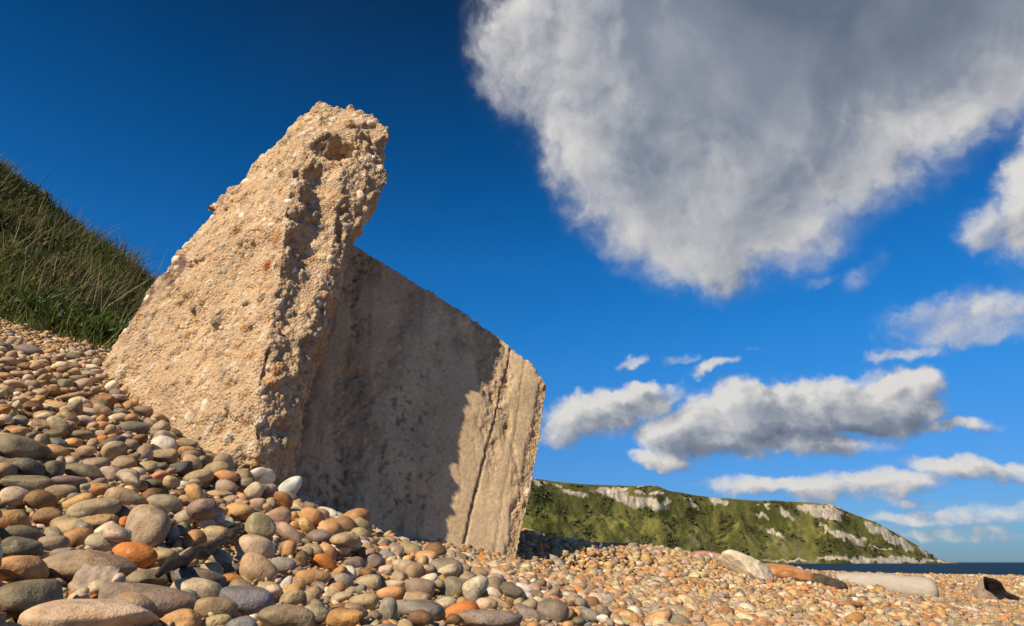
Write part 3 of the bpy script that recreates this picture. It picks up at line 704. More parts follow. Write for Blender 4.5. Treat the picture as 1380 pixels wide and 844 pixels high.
# stones read off enlarged views of the photograph: x y w h tilt colour, in the coordinates of each view
Z3 = (0, 560, 2.973, '''85 135 205 105 4 L;225 148 105 60 0 T;105 272 200 70 4 L;60 325 105 78 0 C;245 305 120 55 0 K;395 297 95 52 0 T;165 345 120 88 20 N;300 355 140 62 -22 T;378 378 195 88 -12 K;
590 452 162 182 5 K;40 420 145 88 0 T;195 405 110 72 0 N;310 493 102 90 10 T;415 510 130 72 5 B;540 560 168 98 14 O;75 475 170 70 3 L;80 530 165 86 0 L;215 512 110 62 0 R;80 620 212 115 4 T;352 600 372 118 0 K;
590 655 160 75 5 R;105 740 238 168 4 L;600 745 380 125 6 R;375 812 500 140 0 B;540 765 180 105 18 K;725 822 160 90 0 T;735 690 100 66 0 B;730 645 140 56 0 D;660 122 112 78 10 W;655 162 105 62 0 K;727 215 85 58 -12 D;
600 208 80 52 0 K;500 190 95 60 0 K;535 50 120 55 3 G;515 120 80 52 0 R;505 330 160 72 12 K;660 355 140 76 10 P;740 405 85 58 0 B;340 225 160 60 6 L;275 265 130 46 0 G;215 220 75 78 0 L;660 285 60 42 0 C;738 285 55 45 0 W;560 285 62 44 0 T;
665 560 90 56 0 K;730 455 60 55 0 R;690 480 55 70 0 G;500 390 80 60 0 G;445 235 92 60 8 P;180 40 100 45 0 K;75 62 95 40 0 T;225 75 80 36 0 L;345 145 72 55 -20 K;295 110 68 42 10 T;410 98 42 38 0 O;385 190 105 45 0 R;660 725 120 70 0 R''')
Z7 = (240, 640, 4.1375, '''455 300 176 165 12 K;430 415 218 148 10 B;445 535 222 150 28 K;340 210 158 106 8 T;560 230 140 98 6 P;625 335 195 84 38 P;715 290 125 72 48 T;843 312 140 118 25 T;795 348 150 82 4 G;835 430 125 90 55 T;822 490 175 76 32 O;
665 210 115 50 32 W;618 418 80 106 10 T;582 508 148 92 6 G;750 576 200 90 0 T;912 595 130 90 12 G;880 637 108 72 -24 T;375 700 290 158 10 U;600 800 332 145 3 R;530 655 100 84 0 B;598 610 100 50 -55 W;640 685 150 84 -15 K;728 690 160 92 -42 K;
765 775 160 98 20 B;935 805 210 125 -3 T;912 682 130 60 -16 B;188 532 126 86 10 K;300 582 130 62 2 O;320 525 90 60 0 D;120 580 290 110 10 D;130 645 255 118 14 B;210 748 236 118 4 K;40 700 145 120 0 G;78 365 140 100 -38 T;208 325 138 78 6 K;200 365 74 50 0 G;
235 470 125 100 35 G;45 240 98 72 -10 B;235 210 82 62 0 T;290 145 92 58 -10 P;40 140 92 58 0 K;200 165 72 50 0 T;235 105 142 42 4 K;150 50 62 50 -30 B;35 65 82 62 0 W;320 75 84 52 35 T;440 165 98 70 0 P;565 170 76 46 8 T;450 130 62 34 0 T;
205 825 180 80 -8 K;35 805 150 92 0 T;30 300 80 70 0 D;355 630 140 90 10 K;690 470 70 90 0 N;640 240 60 70 0 T;650 280 60 44 0 T''')
Z4 = (380, 640, 3.286, '''435 306 86 58 0 B;330 332 96 56 0 B;410 385 90 66 10 G;322 390 100 54 0 R;565 340 128 76 15 K;505 340 72 72 10 R;465 362 80 52 22 U;560 412 150 66 10 B;585 432 92 82 10 K;380 482 122 76 -10 K;480 490 132 46 -5 C;480 526 122 66 0 T;612 506 135 88 5 R;
757 506 118 106 5 R;930 506 98 106 0 R;845 402 86 40 0 P;780 450 98 34 24 W;797 605 156 84 -10 O;730 572 105 62 0 B;362 562 130 72 0 K;472 600 84 110 6 G;612 600 220 92 6 G;918 642 296 84 0 G;1200 612 142 122 14 G;960 570 145 40 26 K;905 578 105 66 0 P;
1090 612 140 56 30 G;615 635 120 70 10 N;760 642 72 52 0 N;1360 622 110 60 20 G;350 510 52 46 0 G;595 545 140 52 4 K;1475 600 60 62 10 T;460 420 70 46 0 C''')
Z8 = (0, 440, 5.275, '''210 178 190 100 8 G;70 250 130 62 0 K;65 305 86 46 0 L;130 335 100 40 0 K;110 412 150 66 6 B;365 465 126 90 5 N;465 412 106 76 0 R;500 502 222 54 -20 K;365 580 158 46 5 W;405 560 160 60 5 T;615 606 182 60 2 C;
790 430 100 72 -55 W;650 292 96 46 4 W;815 612 170 58 -8 G;832 652 140 70 -18 C;590 412 122 84 -30 P;130 750 168 74 -4 T;320 705 164 74 6 K;140 672 112 84 0 G;190 632 180 50 3 N;590 672 142 82 0 B;585 772 182 78 0 L;395 762 150 60 -6 L;530 822 130 52 0 T;
45 705 110 52 -35 L;535 287 120 54 -4 R;630 342 122 54 4 R;480 350 62 42 0 K;415 357 80 42 42 K;255 377 66 42 0 T;370 390 68 46 0 C;455 460 70 52 0 T;735 705 95 62 0 T;900 790 90 50 0 P;720 765 80 55 0 B;210 290 150 60 8 N;345 310 70 50 0 T;35 350 80 45 0 T;230 780 90 60 -30 G''')
def parse(z):
    ox, oy, s, t = z; out = []
    for e in t.replace('\n', '').split(';'):
        a = e.split()
        if len(a) < 6: continue
        out.append((ox + float(a[0]) / s, oy + float(a[1]) / s, float(a[2]) / s, float(a[3]) / s, float(a[4]), _k[a[5]]))
    return out
LISTED = parse(Z3) + parse(Z7) + parse(Z4) + parse(Z8)
Z5 = (700, 620, 3.768, '''720 560 72 40 0 B;668 658 90 30 0 G;1110 718 105 48 0 K;232 684 44 34 0 W;185 635 50 44 0 G;185 448 75 50 30 G;130 448 54 48 0 T;880 760 80 50 30 B;60 580 50 34 0 K''')
LISTED += parse(Z5)

build_block()

class Field:
    """height map of what lies on the ground, for resting stones on each other"""
    def __init__(s, x0, x1, y0, y1, h):
        s.x0, s.y0, s.h = x0, y0, h; s.nx = int((x1 - x0) / h); s.ny = int((y1 - y0) / h)
        s.xs = x0 + np.arange(s.nx) * h; s.ys = y0 + np.arange(s.ny) * h
        X, Y = np.meshgrid(s.xs, s.ys, indexing='ij'); s.G = ground(X, Y); s.H = s.G.copy(); s.L = np.zeros(s.G.shape, bool)
        P = np.stack([X, Y, s.G + .02], -1).astype(np.float32); b, w = block_base(P); s.B = np.minimum(b, w)
    def prof(s, x, y, R, rad):
        A = R @ np.diag(1 / np.asarray(rad) ** 2) @ R.T; C = R @ np.diag(np.asarray(rad) ** 2) @ R.T
        ex, ey = math.sqrt(C[0, 0]), math.sqrt(C[1, 1])
        i0, i1 = int((x - ex - s.x0) / s.h), int((x + ex - s.x0) / s.h) + 2; j0, j1 = int((y - ey - s.y0) / s.h), int((y + ey - s.y0) / s.h) + 2
        if i0 < 0 or j0 < 0 or i1 >= s.nx or j1 >= s.ny: return None
        dx = (s.xs[i0:i1] - x)[:, None]; dy = (s.ys[j0:j1] - y)[None]
        b = A[0, 2] * dx + A[1, 2] * dy; c = A[0, 0] * dx * dx + 2 * A[0, 1] * dx * dy + A[1, 1] * dy * dy - 1
        q = b * b - A[2, 2] * c; ok = q > 0; sq = np.sqrt(np.where(ok, q, 0))
        return (slice(i0, i1), slice(j0, j1)), ok, (-b - sq) / A[2, 2], (-b + sq) / A[2, 2]
    def rest(s, p):
        sl, ok, lo, hi = p
        return (s.H[sl] - lo)[ok].max() if ok.any() else None
    def add(s, p, z, listed=False):
        sl, ok, lo, hi = p; s.H[sl] = np.where(ok, np.maximum(s.H[sl], z + hi), s.H[sl])
        if listed: s.L[sl] |= ok
FD = Field(-2.9, 2.4, .30, 4.6, .006)
def rot_euler(a, b, c): return np.array(Matrix.Rotation(c, 3, 'Z') @ Matrix.Rotation(b, 3, 'Y') @ Matrix.Rotation(a, 3, 'X'))
stones = []      # dict: pos, R, rad, colour name, ang
_lr = np.random.default_rng(21)
for (cx, cy, w, h, rot, cn) in LISTED:
    P = hit(cx, cy, 0.0); dep = P[1] * CP + P[2] * SP; s_ = dep / F
    a, c = w * s_ / 2, h * s_ / 2; b = (a * .45 + c * .55) * _lr.uniform(.95, 1.2)
    P = hit(cx, cy, c * .42); dep2 = P[1] * CP + P[2] * SP; k = dep2 / dep; a, b, c = a * k, b * k, c * k
    f = np.array(P) / np.linalg.norm(P); r_ = np.cross(f, [0, 0, 1]); r_ /= np.linalg.norm(r_); u_ = np.cross(r_, f)
    Rb = np.stack([r_, f, u_], 1) @ np.array(Matrix.Rotation(math.radians(rot), 3, 'Y')) @ rot_euler(_lr.uniform(-.15, .15), 0, _lr.uniform(-.3, .3))
    ang = .32 if cn in ('white', 'cream') and _lr.uniform() < .6 else (.04 if _lr.uniform() < .55 else .2)
    st = dict(pos=np.array(P), R=Rb, rad=np.array([a, b, c]), col=cn, ang=ang, listed=True)
    p = FD.prof(P[0], P[1], Rb, st['rad'])
    if p: FD.add(p, P[2], True)
    stones.append(st)

MK = np.zeros((211, 345), np.float32)      # distance of the nearest listed stone, by quarter-size picture cell
def cells(pos, Rm, rad, grow=1.0):
    x, y, c = proj(pos); k = F / c / 4.0 * grow; f = pos / np.linalg.norm(pos); r_ = np.cross(f, [0, 0, 1]); r_ /= np.linalg.norm(r_); u_ = np.cross(r_, f); B = np.stack([r_, u_])
    Cm = B @ Rm @ np.diag(rad ** 2) @ Rm.T @ B.T * k * k + np.eye(2) * .05; x, y = x / 4, y / 4; ex, ey = math.sqrt(Cm[0, 0]), math.sqrt(Cm[1, 1])
    i0, i1, j0, j1 = max(0, int(x - ex)), min(345, int(x + ex) + 1), max(0, int(y - ey)), min(211, int(y + ey) + 1)
    if i0 >= i1 or j0 >= j1: return None
    Ci = np.linalg.inv(Cm); gx = (np.arange(i0, i1) + .5 - x)[None]; gy = -(np.arange(j0, j1) + .5 - y)[:, None]
    return (slice(j0, j1), slice(i0, i1)), Ci[0, 0] * gx * gx + 2 * Ci[0, 1] * gx * gy + Ci[1, 1] * gy * gy < 1
STICK_PX = ((214, 776), (238, 762), (262, 744), (280, 739), (296, 735), (311, 722), (327, 706))
STICK = np.array([hit(x, y, .030) for (x, y) in STICK_PX]); STICK[:, 1] = np.polyval(np.polyfit(np.arange(7), STICK[:, 1], 2), np.arange(7)); STICK = np.array([at(x, y, q[1]) for (x, y), q in zip(STICK_PX, STICK)])
for u_ in np.linspace(0, 1, 26):      # keep the driftwood stick clear of the filling stones
    c_ = np.array([np.interp(u_ * 6, np.arange(7), STICK[:, i]) for i in range(3)]); q = cells(c_, np.eye(3), np.array([.016, .016, .016]))
    if q: MK[q[0]][q[1]] = np.maximum(MK[q[0]][q[1]], c_[1])
    p = FD.prof(c_[0], c_[1], np.eye(3), (.013, .013, .013))
    if p: FD.add(p, c_[2], True)
for st in stones:
    q = cells(st['pos'], st['R'], st['rad'])
    if q: MK[q[0]][q[1]] = np.maximum(MK[q[0]][q[1]], st['pos'][1])
def hides(pos, Rm, rad):
    q = cells(pos, Rm, rad)
    if q is None: return pos[1] < .7
    m = q[1]; return m.any() and (MK[q[0]][m] > pos[1]).mean() > .25
# where the coarse cobbles end and the fine shingle begins
_la, _lb = hit(455, 716), hit(930, 850)
_up0, _up1 = hit(-40, 462), hit(150, 505)
def side(a, b, x, y): return ((b[0] - a[0]) * (y - a[1]) - (b[1] - a[1]) * (x - a[0])) / math.hypot(b[0] - a[0], b[1] - a[1])
def coarse(x, y):   # > 0 inside the cobble zone (metres from its edge)
    return np.minimum(side(_la, _lb, x, y) * -1, -side(_up0, _up1, x, y))
if coarse(-.3, 1.0) < 0:
    def coarse(x, y): return np.minimum(side(_la, _lb, x, y), -side(_up0, _up1, x, y))
pal_c = ['khaki tan', 'beige', 'orange tan', 'grey', 'olive grey', 'brown', 'grey brown', 'pinkish', 'cream', 'white', 'orange', 'dark grey', 'blue grey']
wt_c = np.array([.24, .17, .14, .09, .05, .06, .12, .05, .045, .03, .015, .02, .012]); wt_c /= wt_c.sum()
def fill(n, amed, asig, amin, amax, tries, lim, seed):
    r = np.random.default_rng(seed); cnt = 0
    for _ in range(n):
        a = float(np.clip(r.lognormal(math.log(amed), asig), amin, amax)); rad = np.array([a, a * r.uniform(.62, .95), a * r.uniform(.40, .72)])
        R = rot_euler(r.normal(0, .32), r.normal(0, .32), r.uniform(0, 6.28)); best = None
        for _t in range(tries):
            x, y = r.uniform(-2.6, 1.75), r.uniform(.34, 3.9)
            cz = coarse(x, y)
            if cz < -.12 or (cz < .1 and r.uniform() < .5): continue
            gi = (int((x - FD.x0) / FD.h), int((y - FD.y0) / FD.h))
            if FD.B[gi] < .02 or (x + .9) * .6 - (y - 2.6) * .8 < -.15 and x > -1.2: continue
            if x * x + y * y < .16: continue
            p = FD.prof(x, y, R, rad)
            if p is None: continue
            if (FD.L[p[0]] & p[1]).sum() > .22 * p[1].sum(): continue
            z = FD.rest(p)
            if z is None: continue
            e = z - FD.G[gi]
            pw = F * 2 * a / (y * CP + z * SP); qx = 690 + F * x / (y * CP + z * SP)
            qy = float(proj(np.array([x, y, z]))[1])
            if pw > min(np.interp(qx, [0, 380, 460, 620, 760, 900], [150, 110, 62, 44, 30, 18]), np.interp(qy, [480, 540, 600, 660, 720, 790, 844], [20, 26, 36, 46, 62, 110, 150])): continue
            if (best is None or e < best[0]) and not hides(np.array([x, y, z]), R, rad): best = (e, x, y, z, p)
        if best is None or best[0] > lim(a): continue
        e, x, y, z, p = best; z -= rad[2] * .25
        FD.add(p, z); cnt += 1
        stones.append(dict(pos=np.array([x, y, z]), R=R, rad=rad, col=pal_c[r.choice(len(pal_c), p=wt_c)], ang=float(r.choice([.03, .14, .36], p=[.42, .34, .24])), listed=False))
    return cnt
fill(1900, .036, .28, .024, .07, 7, lambda a: a * 1.3, 3)
fill(3000, .022, .25, .014, .034, 5, lambda a: a * 1.6, 4)
fill(2500, .0125, .25, .008, .019, 3, lambda a: a * 2.2, 5)

# which stones the picture shows, painted far to near
def visible(stones, S=2):
    Wd, Ht = 1380 // S, 844 // S; idb = np.full((Ht, Wd), -1, int)
    order = sorted(range(len(stones)), key=lambda i: -stones[i]['pos'][1])
    for i in order:
        s = stones[i]; x, y, c = proj(s['pos']); k = F / c
        f = s['pos'] / np.linalg.norm(s['pos']); r_ = np.cross(f, [0, 0, 1]); r_ /= np.linalg.norm(r_); u_ = np.cross(r_, f)
        B = np.stack([r_, u_]); C = B @ s['R'] @ np.diag(s['rad'] ** 2) @ s['R'].T @ B.T; C = C * k * k / S / S
        ex, ey = math.sqrt(C[0, 0]), math.sqrt(C[1, 1]); x, y = x / S, y / S; s['px'] = (x * S, y * S, ex * 2 * S, ey * 2 * S)
        i0, i1, j0, j1 = max(0, int(x - ex)), min(Wd, int(x + ex) + 1), max(0, int(y - ey)), min(Ht, int(y + ey) + 1)
        if i0 >= i1 or j0 >= j1: s['area'] = 0; continue
        Ci = np.linalg.inv(C + np.eye(2) * .05); gx = (np.arange(i0, i1) - x)[None]; gy = -(np.arange(j0, j1) - y)[:, None]
        m = Ci[0, 0] * gx * gx + 2 * Ci[0, 1] * gx * gy + Ci[1, 1] * gy * gy < 1
        idb[j0:j1, i0:i1][m] = i
    ids, n = np.unique(idb[idb >= 0], return_counts=True)
    for s in stones: s['area'] = 0
    for i, c in zip(ids, n): stones[i]['area'] = int(c) * S * S
visible(stones)
rank = sorted([s for s in stones if s['area'] > 25 and s['px'][0] < 1400], key=lambda s: -s['area'] * (1.6 if s['listed'] else 1))
indiv = rank[:292]; ids_i = set(id(s) for s in indiv)

# ---- the 292 that show largest: one object each
_pr = np.random.default_rng(77)
def size_word(a): return 'very large' if a > 6500 else 'large' if a > 2200 else 'mid-sized' if a > 800 else 'small'
def shape_word(s):
    w, h = s['px'][2], s['px'][3]
    if s['ang'] > .25: return 'angular'
    q = w / max(h, 1)
    return 'flat' if q > 2.2 else 'oval' if q > 1.35 else 'upright' if q < .85 else 'rounded'
def place(s):
    x, y = s['px'][:2]
    if x > 700 and y < 830: return 'in fine shingle before the slab' if x < 850 else 'in fine shingle right of the block'
    if y > 800: return 'along the bottom edge'
    if x < 45: return 'at the left edge'
    if y < 545: return 'on the upper slope beside the block'
    if x < 200 and y < 640: return 'on the slope left of the rough face'
    if x >= 200 and y < 665 and x < 345: return 'at the foot of the rough face'
    if x < 225: return 'left of the dark driftwood stick'
    if x < 335 and y > 735: return 'below the dark driftwood stick'
    if x < 335: return 'around the dark driftwood stick'
    if x < 480 and y < 735: return "by the block's front corner"
    if x < 480: return 'right of the dark driftwood stick'
    if y < 760: return 'at the foot of the smooth face'
    return 'in front of the smooth face'
SPECIAL = [((198, 712), 'big upright khaki pebble with worn top standing proud left of driftwood'), ((182, 748), 'bright orange pebble below the big upright khaki one'), ((622, 824), 'bright orange pebble near the bottom in front of the slab'),
           ((126, 833), 'largest pale beige pebble at the bottom left'), ((28, 605), 'large olive grey flat pebble at the left edge, slope height'), ((331, 809), 'blue grey pebble below the driftwood stick'),
           ((222, 601), 'white angular pebble against the foot of the rough face'), ((375, 696), 'pinkish pebble pressed near the rough corner of the block'), ((617, 777), 'thin white flat chip lying in front of the slab')]
alive = {}
for s in indiv:
    lab = None
    for (p, t) in SPECIAL:
        if s['listed'] and math.hypot(s['px'][0] - p[0], s['px'][1] - p[1]) < 9 and t not in alive:
            lab = t; alive[t] = 1; break
    s['lab'] = lab; s['key'] = (size_word(s['area']), shape_word(s), s['col'], place(s))
groups = {}
for s in indiv:
    if s['lab'] is None: groups.setdefault(s['key'], []).append(s)
ORD = ['leftmost', 'second from left', 'third from left', 'fourth from left', 'fifth from left', 'sixth from left', 'seventh from left', 'eighth from left', 'ninth from left', 'tenth from left']
for (a, b, c, d), L in groups.items():
    L.sort(key=lambda s: s['px'][0])
    for i, s in enumerate(L):
        s['lab'] = f'{a} {b} {c} pebble {d}' if len(L) == 1 else f'{a} {b} {c} pebble {d}, {ORD[min(i, 9)]}'
for s in indiv:
    me = pebble_mesh('pebble', s['rad'], _pr, 4 if s['area'] > 900 else 3, s['ang']); me.materials.append(M['pebble'])
    o = link('pebble', me); o.matrix_world = Matrix.Translation(Vector(s['pos'])) @ Matrix(s['R'].tolist()).to_4x4()
    c = np.array(COLS[s['col']]); c = c * _pr.uniform(.86, 1.14) * (1 + _pr.normal(0, .04, 3)); o.color = c4(np.clip(c, .02, .85))
    tag(o, s['lab'], 'pebble', 'cobbles and pebbles on the beach')

# ---- all the others: one mass of shingle
def merge_stones(name, L_pos, L_R, L_rad, L_col, sub, ntmpl, ang, seed):
    r = np.random.default_rng(seed); T = [pebble_verts((1, 1, 1), r, sub, ang if i % 3 else ang * 2.2)[0] for i in range(ntmpl)]; Fc = ico(sub)[1]
    n = len(L_pos); nvt = len(T[0]); V = np.empty((n, nvt, 3), np.float32); ti = r.integers(0, ntmpl, n)
    for k in range(ntmpl):
        m = ti == k
        if m.any(): V[m] = np.einsum('nij,nvj->nvi', L_R[m], T[k][None] * L_rad[m][:, None]) + L_pos[m][:, None]
    return V.reshape(-1, 3), (Fc[None] + (np.arange(n) * nvt)[:, None, None]).reshape(-1, 3), np.repeat(L_col, nvt, 0)
def stack(parts):
    off = 0; Vs, Fs, Cs = [], [], []
    for V, Fc, C in parts: Vs.append(V); Fs.append(Fc + off); Cs.append(C); off += len(V)
    return np.concatenate(Vs), np.concatenate(Fs), np.concatenate(Cs)
rest = [s for s in stones if id(s) not in ids_i]
parts = []
for lo, hi, sub, sd in ((24, 9999, 3, 11), (0, 24, 2, 12)):
    L = [s for s in rest if lo <= s['px'][2] < hi]
    if L:
        rc = np.random.default_rng(sd); C = np.array([COLS[s['col']] for s in L]) * rc.uniform(.82, 1.16, (len(L), 1)) * (1 + rc.normal(0, .04, (len(L), 3)))
        parts.append(merge_stones('x', np.array([s['pos'] for s in L]), np.array([s['R'] for s in L]), np.array([s['rad'] for s in L]), C, sub, 14, .10, sd))
V, Fc, C = stack(parts)
o = link('cobbles', mesh_np('cobbles', V, Fc, M['shingle'], cols={'col': np.clip(C, .02, .85)})); o['kind'] = 'stuff'
tag(o, 'smaller pebbles packed between the larger cobbles on the bank', 'pebbles')

pal_f = np.array([[.50, .33, .16], [.46, .28, .12], [.52, .40, .24], [.58, .47, .32], [.40, .30, .19], [.48, .22, .08], [.33, .28, .22], [.62, .55, .43], [.24, .20, .16], [.43, .35, .26], [.38, .19, .09]])
wt_f = np.array([.21, .18, .15, .08, .13, .07, .06, .03, .04, .05, .03]); wt_f /= wt_f.sum()
def shingle_patch(x0, x1, y0, y1, sp, amed, sub, seed, inside, lift=.15):
    r = np.random.default_rng(seed); X, Y = np.meshgrid(np.arange(x0, x1, sp), np.arange(y0, y1, sp), indexing='ij'); X = X.ravel(); Y = Y.ravel()
    X = X + r.uniform(-.5, .5, len(X)) * sp; Y = Y + r.uniform(-.5, .5, len(X)) * sp
    Z = ground(X, Y); px, py, c = proj(np.stack([X, Y, Z], -1))
    ok = inside(X, Y) & (px > -120) & (px < 1560) & (py < 960) & (c > .3)
    X, Y, Z = X[ok], Y[ok], Z[ok]; n = len(X)
    b, w = block_base(np.stack([X, Y, Z + .02], -1).astype(np.float32)); ok = np.minimum(b, w) > -.01; X, Y, Z = X[ok], Y[ok], Z[ok]; n = len(X)
    a = np.clip(r.lognormal(math.log(amed), .34, n), amed * .5, amed * 2.6); rad = np.stack([a, a * r.uniform(.6, .95, n), a * r.uniform(.32, .7, n)], 1)
    ya, ta, tb = r.uniform(0, 6.283, n), r.normal(0, .42, n), r.normal(0, .42, n)
    cy, sy, cb, sb, ca, sa = np.cos(ya), np.sin(ya), np.cos(tb), np.sin(tb), np.cos(ta), np.sin(ta); z0 = np.zeros(n); o1 = np.ones(n)
    Rz = np.stack([cy, -sy, z0, sy, cy, z0, z0, z0, o1], 1).reshape(n, 3, 3); Ry = np.stack([cb, z0, sb, z0, o1, z0, -sb, z0, cb], 1).reshape(n, 3, 3); Rx = np.stack([o1, z0, z0, z0, ca, -sa, z0, sa, ca], 1).reshape(n, 3, 3)
    R = Rz @ Ry @ Rx
    lump = fbm(np.stack([X, Y, X * 0], 1), 2.2, 3, .55, 3) * .012
    pos = np.stack([X, Y, Z + lump + rad[:, 2] * lift + r.uniform(-.3, .9, n) * amed * .5], 1)
    C = pal_f[r.choice(len(pal_f), n, p=wt_f)] * r.uniform(.72, 1.08, (n, 1)) * (1 + r.normal(0, .05, (n, 3)))
    return merge_stones('x', pos, R, rad, C, sub, 16, .30, seed + 1)
def behind(x, y): return ((x + .9) * .6 - (y - 2.6) * .8 < -.5) & (x < .04) & (x > -1.7)       # hidden behind the block
near = lambda x, y: ((coarse(x, y) < .16) | (x > 1.3)) & ~behind(x, y)
parts = [shingle_patch(-2.6, 1.8,   .5, 3.6, .024, .0100, 1, 41, lambda x, y: (coarse(x, y) > -.05) & ~behind(x, y) & (x * x + y * y > .2), -1.6),
         shingle_patch(-.9, 3.2, .9, 3.3, .0235, .0155, 2, 31, lambda x, y: near(x, y) & ((side(_up0, _up1, x, y) < .1) | (x > -.5))),
         shingle_patch(-.4, 4.6, 3.3, 5.6, .031, .0195, 1, 32, near),
         shingle_patch(.0, 8.5, 5.6, 9.5, .060, .030, 1, 33, near),
         shingle_patch(.4, 6.5, 1.6, 6.0, .26, .022, 2, 36, near, .3),
         shingle_patch(1.0, 16., 9.5, 20., .13, .038, 1, 35, near),
         shingle_patch(-4.2, -1.6, 2.4, 4.9, .026, .0155, 1, 34, lambda x, y: (side(_up0, _up1, x, y) > -.12) & ~behind(x, y))]
V, Fc, C = stack(parts)
o = link('shingle', mesh_np('shingle', V, Fc, M['shingle'], cols={'col': np.clip(C, .02, .85)})); o['kind'] = 'stuff'
tag(o, 'fine golden shingle covering the beach right of the block', 'shingle')

# ------------------------------------------------------------------ grassy bank on the left
BASE = [(-260, 392, 4.5), (-60, 402, 4.35), (0, 418, 4.25), (60, 440, 4.1), (130, 470, 4.0), (200, 505, 4.3), (330, 560, 4.9)]
TOP = [(-260, 60, 6.2), (-60, 198, 6.8), (0, 243, 7.0), (60, 275, 7.2), (100, 306, 7.4), (150, 344, 7.7), (205, 385, 8.0), (260, 430, 8.3), (330, 500, 8.6)]
def bank_pt(s, t):   # s photo column, t 0 base .. 1 crest
    B = np.stack([np.interp(s, [b[0] for b in BASE], np.array([at(*b) for b in BASE])[:, i]) for i in range(3)], -1)
    T = np.stack([np.interp(s, [b[0] for b in TOP], np.array([at(*b) for b in TOP])[:, i]) for i in range(3)], -1)
    P = B + (T - B) * t[..., None]; bul = np.sin(np.clip(t, 0, 1) * math.pi)
    P[..., 2] += bul * (-.10) + np.where(t > 1, -(t - 1) ** 2 * 1.2 - (t - 1) * 1.0, 0)
    P[..., 2] += fbm(P, 1.1, 3, .5, 4) * .16 * np.clip(t * 3, 0, 1)
    return P
def build_bank():
    s = np.linspace(-260, 330, 90); t = np.concatenate([[-.06], np.linspace(0, 1, 40), np.linspace(1.05, 2.2, 10)])
    S, T = np.meshgrid(s, t, indexing='ij'); P = bank_pt(S, T)
    o = link('grass_bank', mesh_np('grass_bank', P.reshape(-1, 3), grid_faces(len(s), len(t)), M['soil'])); o['kind'] = 'structure'
build_bank()
def blades(P, L, Wd, D, col, r, bend=.35, seg=3):
    """ribbon blades: root P, length L, width Wd, unit direction D"""
    n = len(P); side_ = np.cross(D, r.normal(size=(n, 3))); side_ /= np.linalg.norm(side_, axis=1, keepdims=True)
    bd = np.cross(side_, D) * r.normal(.0, 1, (n, 1)) * bend + np.array([0, 0, -.25]) * bend
    rows = []
    for k in range(seg + 1):
        u = k / seg; c = P + D * (L * u)[:, None] + bd * (L * u * u)[:, None]; w = (Wd * (1 - u) ** .7 * .5 + .0004)[:, None]
        rows += [c - side_ * w, c + side_ * w]
    V = np.stack(rows, 1); m = V.shape[1]
    q = np.array([(2 * k, 2 * k + 1, 2 * k + 3, 2 * k + 2) for k in range(seg)])
    return V.reshape(-1, 3), (q[None] + (np.arange(n) * m)[:, None, None]).reshape(-1, 4), np.repeat(col, m, 0)
